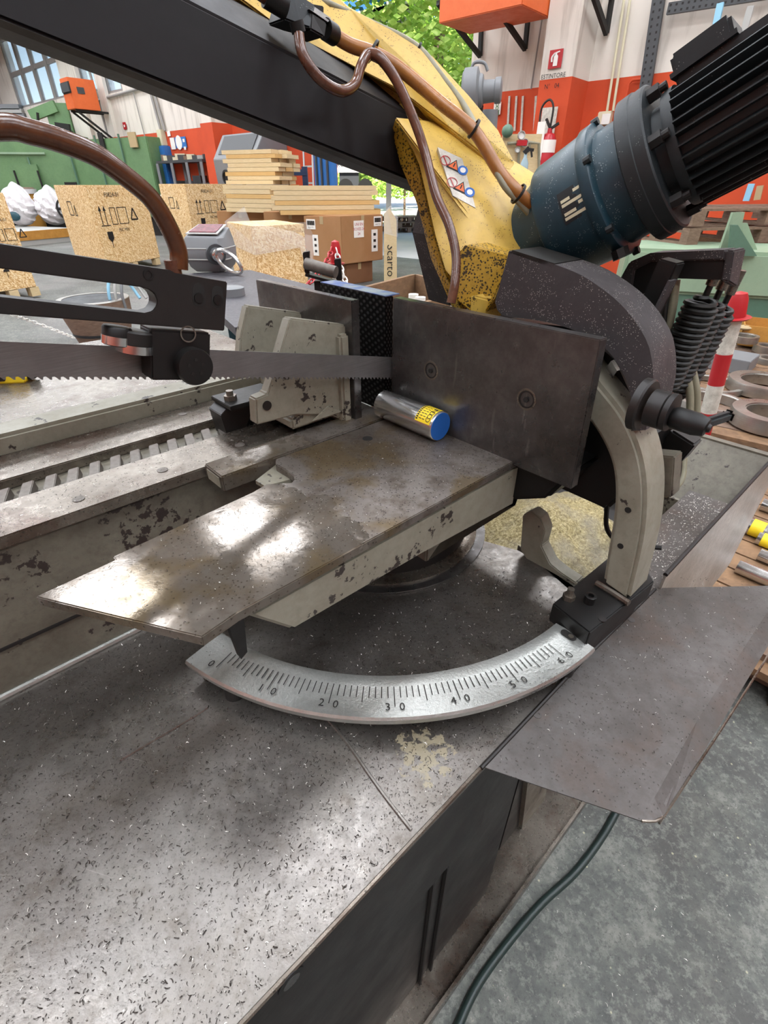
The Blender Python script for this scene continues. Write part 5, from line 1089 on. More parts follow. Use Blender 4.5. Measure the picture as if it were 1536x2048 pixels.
# --- long green machine and its tower
gm_ = root('machining_centre', g(150, 19, 350), 'long green enclosed machine with handles standing before the far wall at left', 'machine')
FA, FB = g(-60, 18.2, 350), g(152, 18.6, 350); bm = nb(); wbox(bm, FA, FB, 2.5, .55, 2.62); obj('enclosure', bm, 'green', gm_, smooth=False, bevel=.02)
FC = g(308, 17.0, 350); bm = nb(); wbox(bm, FB, FC, .8, .5, 2.42); obj('enclosure', bm, 'green', gm_, smooth=False, bevel=.02)
bm = nb(); wbox(bm, FA+Vector((0, .5, 0)), FC+Vector((0, .3, 0)), .6, .0, .6); obj('plinth', bm, 'ink', gm_, smooth=False)
def onf(A, Bq, t, z, off=.03): 
    d = (Bq-A).normalized(); n = Vector((d.y, -d.x, 0)); return A.lerp(Bq, t)+n*off+Z*z, d, n
for A, Bq, t, z0, w_, h_, m_, nm in ((FA, FB, .32, 1.25, 2.1, 1.15, 'green', 'door'), (FA, FB, .60, 1.25, .04, 1.5, 'green_dark', 'post'), (FB, FC, .02, 1.6, .04, 1.8, 'green_dark', 'post'), (FB, FC, .40, 1.6, .04, 1.8, 'green_dark', 'post'), (FB, FC, .70, 1.6, .04, 1.8, 'green_dark', 'post'), (FB, FC, .48, 2.30, .18, .5, 'ink', 'window'), (FB, FC, .50, 1.0, .2, .5, 'ink', 'window'), (FB, FC, .86, 2.35, .30, .34, 'tan', 'panel'), (FB, FC, .93, .95, .35, .4, 'tan', 'panel'), (FA, FB, .93, 1.2, .35, .35, 'ink', 'vent')):
    c, d, n = onf(A, Bq, t, z0); bm = nb(); plate(bm, c, d, Z, w_, h_, .04 if nm != 'door' else .06); obj(nm, bm, m_, gm_, smooth=False)
for t in (.44, .66):
    c, d, n = onf(FA, FB, t, 1.45, .12); bm = nb(); bar(bm, c-Z*.22, c+Z*.22, .04, .04, n); obj('handle', bm, 'ink', gm_, smooth=False)
c, d, n = onf(FA, FB, .5, .72, .06); bm = nb(); bar(bm, c-d*2.2, c+d*1.5, .05, .05); obj('rail', bm, 'green_light', gm_, smooth=False)
c, d, n = onf(FA, FB, .38, 2.1, .06); bm = nb(); bar(bm, c-d*1.2, c+d*1.2, .05, .05); obj('rail', bm, 'green_light', gm_, smooth=False)
tw = root('green_tower', g(105, 21, 240), 'green machine column with arms rising in front of the tall windows', 'machine')
for px, y0, y1, w_ in ((112, 205, 285, .45), (96, 218, 270, .35)):
    A = g(px, 21, 240); bm = nb(); wbox(bm, A, A+Vector((w_, .1, 0)), .5, 2.0, zz(y0, px, 21)); obj('column', bm, 'green', tw, smooth=False, bevel=.02)
bm = nb(); bar(bm, at(62, 232, 21), at(112, 212, 21), .12, .3); obj('arm', bm, 'green', tw, smooth=False)
bm = nb(); bar(bm, at(112, 252, 20.6), at(140, 256, 20.6), .12, .2); obj('control_box', bm, 'ink', tw, smooth=False)
bm = nb(); tube(bm, [at(75, 225, 20.8), at(80, 260, 20.8), at(105, 268, 20.8), at(140, 262, 20.8), at(150, 280, 20.8)], .04, 6, 4); obj('cable', bm, 'rubber', tw)
hc = root('slatted_hopper', g(15, 24), 'grey slatted metal hopper at the far left edge', 'hopper')
for i in range(7):
    z1_ = zz(208+9*i, 20, 24); z0_ = z1_-.16; bm = nb(); wbox(bm, g(-40, 24, 235), g(44+2.6*i, 24, 235), 1.2, z0_, z1_); obj('slat', bm, 'greylt' if i % 2 else 'grey', hc, smooth=False)
bm = nb(); wbox(bm, g(-40, 24.05, 235), g(45, 24.05, 235), 1.1, 0, zz(208, 20, 24)-.05); obj('shell', bm, 'grey', hc, smooth=False)
# --- OSB crates
def marks(bm, o, xd, s=1.0, neg=False):
    yd = Z; n = xd.cross(yd)
    def q(a, b): return o+xd*a*s+yd*b*s
    for k in (0, .10): bar(bm, q(k, 0), q(k, .22), .012*s, .004, n); prism(bm, [q(k-.03, .2), q(k+.03, .2), q(k, .27)], n*.004)
    bar(bm, q(-.04, -.01), q(.16, -.01), .012*s, .004, n)
    for a, b, c, d in ((.22, .0, .22, .24), (.22, .24, .34, .24), (.34, .24, .34, 0), (.22, 0, .34, 0), (.39, 0, .39, .24), (.39, .24, .60, .24), (.60, .24, .60, 0), (.39, 0, .60, 0)): bar(bm, q(a, b), q(c, d), .009*s, .004, n)
    tri = [q(.68, .05), q(.84, .05), q(.76, .22)]
    for i in range(3): bar(bm, tri[i], tri[(i+1) % 3], .022*s, .004, n)
    prism(bm, [q(.04, -.1), q(.16, -.1), q(.16, -.2), q(.10, -.26), q(.04, -.2)], n*.004)
    bar(bm, q(.1, -.26), q(.1, -.34), .008*s, .004, n)
    um = [q(.10+.07*cos(t), -.62+.06*sin(t)) for t in [pi*i/10 for i in range(11)]]; prism(bm, um, n*.004); bar(bm, q(.1, -.75), q(.1, -.62), .008*s, .004, n)
    text(bm, 'FSC MIX', q(.45, -.09), xd, Z, .07*s, .003)
    text(bm, 'F0824-01', q(.35, .42), xd, Z, .09*s, .003)
def crate(pl, pc, pr, ztop, zb, label, ms=1.0, mark=(.25, .62), group='strand board crates'):
    t = root('strand_board_crate', Vector((pc.x, pc.y, 0)), label, 'crate', group); back = pl+pr-pc
    bm = nb(); hexa(bm, [pc+Z*zb, pr+Z*zb, back+Z*zb, pl+Z*zb, pc+Z*ztop, pr+Z*ztop, back+Z*ztop, pl+Z*ztop]); obj('panel_box', bm, 'osb', t, smooth=False, bevel=.004)
    for a, b in ((pc, pr), (pl, pc)):
        d = (b-a).normalized(); n = Vector((d.y, -d.x, 0))
        for k in (0, .5, 1):
            c = a.lerp(b, .06+.88*k)+n*-.05+Z*(zb-.06); bm = nb(); bar(bm, c-d*.06, c+d*.06, .1, .11, Z); obj('foot_block', bm, 'timber', t, smooth=False)
    d = (pr-pc).normalized(); bm = nb(); marks(bm, pc+(pr-pc)*mark[0]+Z*(zb+(ztop-zb)*mark[1])+Vector((d.y, -d.x, 0))*.004, d, ms); obj('stencil', bm, 'ink', t, 'black stencilled shipping marks', smooth=False)['kind'] = 'stuff'
    d2 = (pc-pl).normalized(); n2 = Vector((d2.y, -d2.x, 0)); bm = nb(); o_ = pl+(pc-pl)*.3+Z*(zb+(ztop-zb)*.62)+n2*.004
    for a, b in (((0, 0), (.22, 0)), ((.22, 0), (.22, .2)), ((.22, .2), (0, .2)), ((0, .2), (0, 0)), ((.32, 0), (.42, 0)), ((.42, 0), (.37, .15)), ((.37, .15), (.32, 0))): bar(bm, o_+d2*a[0]+Z*a[1], o_+d2*b[0]+Z*b[1], .012, .004, n2)
    obj('stencil', bm, 'ink', t, smooth=False)['kind'] = 'stuff'; return t
crate(g(147, 10.6), g(205, 9.3), g(317, 10.6), 1.30, .14, 'tall strand board crate with black stencils behind the brown hose', 1.0, (.12, .52))
crate(g(345, 13.2), g(393, 12.3), g(480, 13.4), 1.32, .14, 'farther strand board crate with stencils, left of the timber stack', .95, (.18, .55))
crate(g(-150, 8.2), g(-60, 6.8), g(47, 7.35), 1.22, .14, 'strand board crate on blocks cut by the left edge', .55, (.42, .52))
wr = crate(g(462, 6.9), g(510, 6.1), g(612, 6.5), .93, .12, 'plastic-wrapped strand board box behind the crane scale', .5, (.5, .2), None)
del_ = [c for c in wr.children if c.name.startswith('stencil')]
for c in del_: bpy.data.objects.remove(c)
bm = nb(); 
A, Bq, Cc = g(458, 6.95), g(508, 6.04), g(618, 6.45)
prism(bm, [A+Z*.70, A+Z*.93, g(500, 6.5)+Z*1.10, Bq+Z*.97, Bq+Z*.66], Vector((0, .003, 0))); prism(bm, [Bq+Z*.66, Bq+Z*.97, Cc+Z*.95, g(630, 6.6)+Z*.8, Cc+Z*.30, g(600, 6.4)+Z*.7], Vector((0, .003, 0)))
obj('plastic_film', bm, 'film', wr, smooth=False)
for i, (x0, x1) in enumerate(((525, 548), (550, 585))): bm = nb(); wbox(bm, g(x0, 6.0), g(x1, 6.1), .05, 0, .40 if i else .42); obj('loose_slat', bm, 'timber', wr, smooth=False)
# --- cartons
def carton(x0, Y0, x1, Y1, dep, z0, z1, label, m_='card'):
    t = root('carton', g(x0, Y0)+Z*z0, label, 'carton', 'cardboard cartons'); A, Bq = g(x0, Y0), g(x1, Y1); bm = nb(); wbox(bm, A, Bq, dep, z0, z1); obj('box', bm, m_, t, smooth=False, bevel=.008)
    d = (Bq-A).normalized(); n = Vector((d.y, -d.x, 0)); bm = nb(); c = A.lerp(Bq, .5)+n*.002+Z*(z1-.05); plate(bm, c, d, Z, .06, .10, .002); obj('tape', bm, 'tan', t, smooth=False)
    def lab(fx, fz, w_, h_, kind):
        c = A.lerp(Bq, fx)+n*.003+Z*(z0+(z1-z0)*fz); bm = nb(); plate(bm, c, d, Z, w_, h_, .003); L = obj('label', bm, 'paper', t, smooth=False); bm = nb()
        c = c+n*.004
        if kind == 'bar':
            for i in range(12): bar(bm, c+d*(w_*(-.4+.07*i))-Z*h_*.1, c+d*(w_*(-.4+.07*i))+Z*h_*.35, .006+.004*(i % 3), .001, n)
            text(bm, '8032 771', c-Z*h_*.32, d, Z, h_*.2, .001)
            obj('print', bm, 'ink', L, smooth=False)
        elif kind == 'red':
            for i in range(3): text(bm, ['UNI EN', 'BOXES 24', '24'][i], c+Z*h_*(.28-.28*i), d, Z, h_*.24, .001)
            obj('print', bm, 'red', L, smooth=False)
        else:
            for i in range(3): plate(bm, c+Z*h_*(.28-.28*i), d, Z, w_*.4, h_*.12, .001)
            obj('print', bm, 'ink', L, smooth=False)
    return lab
lab = carton(612, 8.6, 682, 8.3, .8, .30, .915, 'left cardboard carton under the timber stack'); lab(.2, .83, .16, .13, 'bar'); lab(.30, .38, .1, .28, 'x')
lab = carton(684, 8.25, 766, 8.85, .8, .30, .925, 'right cardboard carton with a red-printed label'); lab(.40, .72, .20, .22, 'red'); lab(.86, .86, .16, .13, 'bar'); lab(.78, .45, .13, .30, 'x')
carton(690, 8.35, 745, 8.75, .6, 0.0, .30, 'brown carton beneath the right carton', 'card_dk')
carton(535, 9.6, 640, 9.3, .8, 0.45, .93, 'carton half hidden behind the plastic-wrapped box')
carton(445, 10.6, 536, 10.3, .8, 0.3, .90, 'carton behind the plastic peak, under the left timber stack')
# timber stacks: every layer board an object
def stack(x0, Y0, x1, Y1, zb, n, th, label, dep, rows=3, grp='sawn boards'):
    A, Bq = g(x0, Y0), g(x1, Y1); A, Bq = g(x0, Y0, 400), g(x1, Y1, 400); d = (Bq-A).normalized(); nn = Vector((-d.y, d.x, 0)); t = root('timber_stack', A+Z*zb, label, 'timber', grp)
    for k in range(n):
        off = random.uniform(-.06, .06)
        for r in range(rows):
            a = A+d*off+nn*(dep*r/rows); b = Bq+d*(off+random.uniform(-.05, .05))+nn*(dep*r/rows); w_ = dep/rows*.93
            bm = nb(); hexa(bm, [a+Z*(zb+k*th), b+Z*(zb+k*th), b+nn*w_+Z*(zb+k*th), a+nn*w_+Z*(zb+k*th), a+Z*(zb+(k+.93)*th), b+Z*(zb+(k+.93)*th), b+nn*w_+Z*(zb+(k+.93)*th), a+nn*w_+Z*(zb+(k+.93)*th)])
            obj('board', bm, 'timber_y' if random.random() < .25 else 'timber', t, smooth=False)
stack(550, 8.6, 757, 8.9, .925, 6, .062, 'right-hand stack of long pale boards lying on the cartons', .9)
stack(452, 10.4, 545, 9.9, .90, 6, .068, 'left-hand stack of short pale boards beside the long ones', .9)
stack(462, 10.6, 560, 10.2, 1.31, 8, .062, 'topmost block of pale boards standing above the other stacks', .7, 3)
# wrapped board leaning by the cartons
wb_ = root('wrapped_board', g(780, 8.3), 'plastic-wrapped upright board with handwriting beside the cartons', 'board')
bm = nb(); A, Bq = g(768, 8.4), g(795, 8.3); prism(bm, [A, Bq, Bq+Z*.88-Vector((.02, 0, 0)), (A+Bq)/2+Z*1.02-Vector((.02, 0, 0)), A+Z*.95], Vector((0, .08, 0))); obj('board', bm, 'timber', wb_, smooth=False)
bm = nb(); prism(bm, [A+Z*.70-Vector((0, .01, 0)), Bq+Z*.66-Vector((0, .01, 0)), Bq+Z*.92-Vector((0, .01, 0)), (A+Bq)/2+Z*1.06-Vector((0, .01, 0)), A+Z*.98-Vector((0, .01, 0))], Vector((0, .003, 0))); obj('plastic_film', bm, 'film', wb_, smooth=False)
bm = nb(); text(bm, 'Scarto', (A+Bq)/2+Z*.34-Vector((0, .012, 0)), -Z, Vector((1, 0, 0)), .17, .001); obj('lettering', bm, 'ink', wb_, 'handwritten Scarto', smooth=False)
# --- left floor things
op = root('ochre_pallet', g(90, 15), 'low platform with an ochre front edge carrying the rubbish bags', 'platform')
zt = .30
bm = nb(); A, Bq = g(-40, 13.2), g(172, 15.8); wbox(bm, A, Bq, 2.6, .0, zt); obj('deck', bm, 'greylt', op, smooth=False)
bm = nb(); A2, B2 = A-Vector((0, .05, 0)), Bq-Vector((0, .05, 0)); wbox(bm, A2, B2, .05, .12, zt+.02); obj('edge_board', bm, 'ydull', op, smooth=False)
def bag(px, Y, w_, h_, label, patches):
    c = g(px, Y, 450)+Z*zt; t = root('rubbish_bag', c, label, 'bag', 'rubbish bags on the platform'); bm = nb()
    bmesh.ops.create_icosphere(bm, subdivisions=4, radius=1)
    for v in bm.verts:
        p = v.co; z_ = (p.z+1)/2; f = (1-.38*z_**3)*(1+.12*sin(7*p.x+3*p.z+px)*cos(6*p.y)+.08*sin(15*p.z+9*p.x)+.05*sin(31*p.x+px)*sin(27*p.z)+.03*random.random()); v.co = c+Vector((p.x*w_*f/2, p.y*w_*f/2, z_*h_*(1+.05*sin(5*p.x))))
    obj('sack', bm, 'bagw', t)
    for (dx, dz, r, m_) in patches:
        bm = nb(); q = c+Vector((dx*w_, -w_*.50*(1-.5*abs(dx)), dz*h_)); bmesh.ops.create_icosphere(bm, subdivisions=2, radius=1)
        for v in bm.verts: v.co = q+Vector((v.co.x*r, v.co.y*r*.35, v.co.z*r*.7))
        obj('contents', bm, m_, t)
bag(50, 16.6, .85, 1.05, 'white rubbish bag with orange and teal scraps inside', [(-.18, .68, .11, 'ydull'), (.05, .25, .17, 'teal_leg')])
bag(114, 17.0, .85, .98, 'white rubbish bag tinged pink, nearer the strand board crate', [(-.2, .45, .10, 'bagw')])
db = root('ochre_drum', g(50, 18), 'ochre cardboard drum with a white rim and dark lid behind the bags', 'drum')
bm = nb(); c = g(52, 17.9, 400)+Z*.0; lathe(bm, c, Z, [(0, .33), (1.12, .33)], 28); obj('body', bm, 'ydull', db)
bm = nb(); lathe(bm, c, Z, [(1.08, .36), (1.2, .37), (1.2, .34)], 28); obj('rim_bag', bm, 'bagw', db)
bm = nb(); lathe(bm, c, Z, [(1.19, .33), (1.24, .30), (1.25, .0)], 28); obj('lid', bm, 'oldwood', db)
hw_ = root('hand_wheel', g(146, 16.8)+Z*.6, 'black spoked handwheel beside the pink-tinged bag', 'handwheel')
c = g(143, 16.8, 440)+Z*.72; bm = nb(); ax = Vector((.3, -1, 0)).normalized(); lathe(bm, c, ax, [(0, .30), (.04, .30), (.04, .25), (0, .25)], 28, closed=True); obj('rim', bm, 'ink', hw_)
x_, y_ = basis(ax)
for i in range(5): bm = nb(); bar(bm, c, c+(x_*cos(i*1.257)+y_*sin(i*1.257))*.27, .05, .03, ax); obj('spoke', bm, 'ink', hw_, smooth=False)
bm = nb(); cyl(bm, c, c-ax*.5, .12, n=16); obj('gearbox', bm, 'greylt', hw_)
bm = nb(); bar(bm, Vector((c.x, c.y+.3, 0)), Vector((c.x, c.y+.3, .7)), .2, .2); obj('pedestal', bm, 'greydk', hw_, smooth=False)
bm = nb(); A = g(157, 15.4); wbox(bm, A, A+Vector((.17, 0, 0)), .1, .32, .92); tag(obj('timber_offcut', bm, 'oldwood', smooth=False), 'short upright timber offcut on the platform corner', 'timber')
# workbench with clutter, blast cabinet, drums, ladder
wbn = root('workbench', g(370, 16.2, 370), 'cluttered steel workbench before the orange wall behind the crates', 'workbench')
A, Bq = g(322, 17.0, 370), g(412, 15.5, 370)
z1_ = 1.80; bm = nb(); wbox(bm, A, Bq, .5, z1_, z1_+.06); obj('top', bm, 'greydk', wbn, smooth=False)
bm = nb(); wbox(bm, A, Bq, .5, 1.1, 1.15); obj('shelf', bm, 'greydk', wbn, smooth=False)
for t_ in (.02, .35, .68, .98): 
    for dd in (0, 1): bm = nb(); p = A.lerp(Bq, t_)+Vector((.2, .38, 0))*dd; bar(bm, p, p+Z*z1_, .07, .07); obj('leg', bm, 'grey', wbn, smooth=False)
random.seed(11)
onl = ['leftmost', 'second', 'third', 'fourth', 'fifth', 'sixth', 'seventh', 'eighth', 'ninth', 'tenth', 'rightmost']
for i in range(11):
    p = A.lerp(Bq, .05+.09*i)+Vector((.1, random.uniform(.08, .35), 0)); s = random.uniform(.08, .2); bm = nb(); k = random.choice((0, 1)); q = p+Z*(z1_+.06)
    if k: cyl(bm, q, q+Z*s, s*.45, n=10)
    else: bar(bm, q+Z*s*.4-Vector((s*.7, 0, 0)), q+Z*s*.4+Vector((s*.7, 0, 0)), s*.8, s*.8)
    mk = random.choice(['greydk', 'ink', 'greylt', 'oldwood', 'beige']); tag(obj('machine_part', bm, mk, smooth=False), '%s %s %s part along the workbench top' % (onl[i], {'greydk': 'dark grey', 'ink': 'black', 'greylt': 'light grey', 'oldwood': 'brown', 'beige': 'beige'}[mk], 'round' if k else 'blocky'), 'machine part', 'parts on the workbench')
for i in range(5):
    p = A.lerp(Bq, .1+.18*i)+Vector((.1, .1, 0)); bm = nb(); wbox(bm, p, p+Vector((.25, -.1, 0)), .3, 1.15, 1.15+random.uniform(.15, .4)); tag(obj('parts_bin', bm, random.choice(['greydk', 'oldwood', 'ink', 'green_dark']), smooth=False), ['leftmost', 'second', 'middle', 'fourth', 'rightmost'][i]+' parts bin on the lower shelf of the workbench', 'bin', 'bins under the workbench')
rc_ = g(338, 14.5, 420); bm = nb(); wbox(bm, rc_, g(357, 14.3, 420), .5, .0, .95); tag(obj('red_tool_box', bm, 'red', smooth=False, bevel=.02), 'red tool chest between the two strand board crates', 'tool chest')
bm = nb(); leafcloud(bm, g(346, 14.4, 400)+Z*1.02, .3, .2, .1, 60, .09); tag(obj('rag_pile', bm, 'paper', smooth=False, kind='stuff'), 'crumpled rags and papers heaped on the red tool chest', 'rags')
bc_ = root('blast_cabinet', g(480, 13.8, 320), 'grey blasting cabinet with two round glove ports behind the timber', 'cabinet')
A, Bq = g(430, 14.4, 320), g(512, 13.3, 320); d = (Bq-A).normalized(); n = Vector((-d.y, d.x, 0)); zb_, zm, zt_ = .9, 1.95, 2.28
pr = [(0, zb_), (-.05, zm-.15), (.30, zt_), (.9, zt_), (.9, zb_)]
bm = nb(); prism(bm, [A+n*a+Z*b for a, b in pr], Bq-A); obj('body', bm, 'grey', bc_, smooth=False, bevel=.01)
bm = nb(); w0 = A+(Bq-A)*.10; w1_ = A+(Bq-A)*.9; nn_ = (Z*.35+n*-.33).normalized()*.012; prism(bm, [w0+n*.02+Z*(zm-.07)+nn_, w1_+n*.02+Z*(zm-.07)+nn_, w1_+n*.26+Z*(zt_-.05)+nn_, w0+n*.26+Z*(zt_-.05)+nn_], nn_); obj('window', bm, 'greydk', bc_, smooth=False)
for t_ in (.28, .70): bm = nb(); c = A.lerp(Bq, t_)+Z*1.45-n*.03; lathe(bm, c, -n, [(0, .15), (.04, .15), (.04, .11), (.01, .11), (.01, 0)], 24); obj('glove_port', bm, 'ink', bc_)
for t_ in (.05, .95):
    bm = nb(); p = A.lerp(Bq, t_)+n*.1; bar(bm, p, p+Z*.9, .07, .07); obj('leg', bm, 'grey', bc_, smooth=False); bm = nb(); p = p+n*.7; bar(bm, p, p+Z*.9, .07, .07); obj('leg', bm, 'grey', bc_, smooth=False)
bl_ = g(462, 15.2, 285); bm = nb(); wbox(bm, bl_, g(500, 14.6, 285), .3, 1.9, zz(277, 470, 14.9)); tag(obj('blue_crate', bm, 'blue', smooth=False, bevel=.01), 'blue crate above the blasting cabinet', 'crate')
bm = nb(); c = g(521, 14.35, 285); lathe(bm, c+Z*1.8, Z, [(0, .18), (zz(274, 520, 14.35)-1.85, .20), (zz(274, 520, 14.35)-1.8, .215), (zz(272, 520, 14.35)-1.8, .20)], 24); tag(obj('blue_drum', bm, 'blue'), 'blue plastic drum right of the blue crate', 'drum')
sf = root('storage_rack', g(490, 14.6, 285), 'steel rack behind the blasting cabinet carrying the blue crate and drum', 'rack'); bm = nb(); wbox(bm, g(455, 15.3, 285), g(540, 14.0, 285), .4, 1.74, 1.8); obj('shelf', bm, 'grey', sf, smooth=False)
for x0, Y0 in ((456, 15.3), (539, 14.0)): bm = nb(); bar(bm, g(x0, Y0, 285), g(x0, Y0, 285)+Z*1.74, .06, .06); obj('leg', bm, 'grey', sf, smooth=False)
ld = root('ladder', g(612, 12.5), 'aluminium ladder leaning on the orange wall left of the blue door', 'ladder')
L0, L1 = g(602, 12.2, 340), g(620, 12.0, 340)
for p in (L0, L1): bm = nb(); bar(bm, p, p+Vector((.0, .9, 2.9)), .05, .03, Vector((1, 0, 0))); obj('stile', bm, 'greylt', ld, smooth=False)
for i in range(9): bm = nb(); f = .06+.1*i; a, b = L0+Vector((0, .9, 2.9))*f, L1+Vector((0, .9, 2.9))*f; bar(bm, a, b, .03, .03); obj('rung', bm, 'greylt', ld, smooth=False)
fk = root('lifting_fork', g(590, 11.8), 'dark steel lifting fork standing beside the ladder', 'fork')
bm = nb(); bar(bm, at(565, 345, 11.8), at(612, 345, 11.8), .12, .1); obj('crossbar', bm, 'blue_dark', fk, smooth=False)
for x0 in (574, 610): bm = nb(); p = g(x0, 11.8, 350); bar(bm, p, p+Z*1.6, .10, .10); obj('upright', bm, 'blue_dark', fk, smooth=False)
bm = nb(); A = g(313, 17.5, 320); wbox(bm, A, g(331, 17.2, 320), .25, 0, zz(292, 320, 17.4)); tag(obj('blue_cabinet', bm, 'blue', smooth=False, bevel=.02), 'narrow blue cabinet between green machine and workbench', 'cabinet')

# --- crane scale on its dark bench
TZ = .90; bn = root('dark_bench', pz(520, 620, 0)*.0+g(520, 2.6), 'dark topped bench with a teal leg behind the vice, carrying the crane scale', 'bench')
bm = nb(); prism(bm, [pz(352, 548, TZ), pz(470, 655, TZ), pz(560, 640, TZ), pz(690, 640, TZ), pz(640, 575, TZ), pz(500, 540, TZ)], Z*-.03); obj('top', bm, 'benchtop', bn, smooth=False)
for q in ((462, 650), (375, 552), (650, 640), (632, 582)):
    p = pz(*q, TZ-.03)+Vector((0, .05, 0)); bm = nb(); bar(bm, p, Vector((p.x, p.y, 0)), .06, .04); obj('leg', bm, 'teal_leg', bn, smooth=False)
cs = root('crane_scale', pz(430, 545, TZ), 'grey digital crane scale with a steel shackle ring lying on the dark bench', 'scale')
c0 = pz(428, 540, TZ); d = Vector((1, -.12, 0)).normalized(); w = Z.cross(d); Ls = .27
def cs_(a, b, c): return c0+d*a*Ls+w*b*Ls+Z*c*Ls
bm = nb(); rings_ = []
for z_, hx_, hy_ in ((0, .30, .28), (.10, .40, .36), (.22, .43, .40), (.24, .44, .41), (.42, .45, .42), (.44, .44, .41), (.60, .42, .38)):
    r = []
    for a, b in ((-1, -.55), (-.8, -1), (.8, -1), (1, -.55), (1, .6), (.8, 1), (-.8, 1), (-1, .6)): r.append(bm.verts.new(cs_(a*hx_, b*hy_, z_)))
    rings_.append(r)
top = [bm.verts.new(cs_(a*.38, b*.34, .62+(.12 if b > 0 else 0)+.02)) for a, b in ((-1, -.55), (-.8, -1), (.8, -1), (1, -.55), (1, .6), (.8, 1), (-.8, 1), (-1, .6))]; rings_.append(top)
for A_, B_ in zip(rings_, rings_[1:]):
    for k in range(8): bm.faces.new((A_[k], A_[(k+1) % 8], B_[(k+1) % 8], B_[k]))
bm.faces.new(rings_[0][::-1]); bm.faces.new(top); obj('housing', bm, 'grey', cs, bevel=.002)
def tilt(a, b, k=0): return cs_(a, b, .655+.06*(b+.34)/.34+k)
bm = nb(); prism(bm, [tilt(-.33, -.30, .01), tilt(.33, -.30, .01), tilt(.30, .30, .03), tilt(-.30, .30, .03)], Z*.004); obj('bezel', bm, 'greylt', cs, smooth=False)
bm = nb(); prism(bm, [tilt(-.28, -.24, .03), tilt(.28, -.24, .03), tilt(.25, .24, .05), tilt(-.25, .24, .05)], Z*.003); obj('display', bm, 'display', cs, 'dark red display window', smooth=False)
bm = nb(); text(bm, 'CRANE SCALE', tilt(0, .255, .055)+Z*.002, d, w, .012, .0005); obj('lettering', bm, 'paper', cs, smooth=False)
for z_ in (.235, .43):
    bm = nb(); P_ = [cs_(a*.445, b*.415, z_) for a, b in ((-1, -.55), (-.8, -1), (.8, -1), (1, -.55), (1, .6))]; tube(bm, P_, .0035, 6, 0); obj('trim_line', bm, 'greylt', cs)
bm = nb(); c = cs_(.28, -.42, .34); ax = (Vector((.55, -1, -.02))).normalized(); lathe(bm, c, ax, [(0, .052), (.018, .050), (.018, .036), (.03, .034), (.05, .022), (.075, .020)], 28); obj('swivel_collar', bm, 'greydk', cs)
bm = nb(); lathe(bm, c+ax*.02, ax, [(0, .03), (.03, .03), (.035, .02), (.06, .018)], 24); obj('swivel_pin', bm, 'bright', cs)
cc_ = c+ax*.085+d*.045-Z*.025; xx = (d*.8-Z*.55).normalized(); yy = (Z*.6+d*.3).normalized(); bm = nb(); P_ = [cc_+xx*.075*cos(t)+yy*.038*sin(t) for t in [2*pi*i/28 for i in range(29)]]; tube(bm, P_, .010, 8, 0); obj('shackle_ring', bm, 'bright', cs)
bm = nb(); c = pz(448, 568, TZ)+Vector((0, .1, 0)); c = pz(462, 590, TZ); c = c+Vector((0, .0, 0)); lathe(bm, c, Z, [(0, .06), (.03, .06), (.032, .055), (.032, 0)], 32); tag(obj('steel_disc', bm, 'grey'), 'flat grey steel disc on the dark bench beside the crane scale', 'disc')
# drum-like ring casting with straps on the floor
rd = root('ring_casting', pz(190, 660, 0), 'large brown ring casting with a bright machined rim on the floor', 'ring')
c = pz(186, 597, .42); c = Vector((c.x, c.y, 0)); r_ = 66*(c.y*cp+(.42-EYE)*-sp)/985
bm = nb(); lathe(bm, c, Z, [(0, r_*.7), (.12, r_*.82), (.30, r_*.98), (.42, r_), (.42, r_*.86), (.10, r_*.80)], 48); obj('body', bm, 'oldwood', rd)
bm = nb(); lathe(bm, c, Z, [(.418, r_*1.01), (.424, r_*1.0), (.424, r_*.85), (.418, r_*.85)], 48, closed=True); obj('machined_rim', bm, 'ring', rd)
bm = nb(); lathe(bm, c, Z, [(.42, r_*.85), (.12, r_*.84), (.115, .0)], 48); obj('bore', bm, 'teal_dark', rd)
st_ = root('lifting_straps', pz(230, 590, .42), 'light blue strap and grey slings hooked over the ring casting', 'strap')
for i, (m_, off) in enumerate((('bluew', 0), ('greylt', .05), ('grey', .09))):
    bm = nb(); p = at(221+13*i, 600, c.y-.05); q = p+Z*.16+Vector((.02, .06, 0)); tube(bm, [p-Z*.10, p+Z*.05, q, q+Vector((.12, .05, -.02)), q+Vector((.22, .02, -.16))], .014, 8, 5); obj('strap', bm, m_, st_)
# chain links
def chain(P, s, m_, label, grp=None):
    P = smoothpath(P, 8); L = [0]
    for a, b in zip(P, P[1:]): L.append(L[-1]+(b-a).length)
    t = root('barrier_chain', P[0], label, 'chain'); n = int(L[-1]/(s*1.45)); proto = None
    for k in range(n):
        f = (k+.5)/n*L[-1]; j = next(i for i in range(len(L)-1) if L[i+1] >= f); c = P[j].lerp(P[j+1], (f-L[j])/(L[j+1]-L[j])); dd = (P[j+1]-P[j]).normalized(); x, y = basis(dd); y = x if k % 2 else y
        bm = nb(); tube(bm, [c+dd*s*cos(a)+y*s*.55*sin(a) for a in [2*pi*i/10 for i in range(11)]], s*.17, 5, 0, cap=False); obj('link', bm, m_, t)
chain([pz(20, 628, .3), pz(70, 645, .16), pz(115, 662, .08), pz(150, 676, .05)], .026, 'white', 'white plastic barrier chain sagging over the floor at left, above the blade')
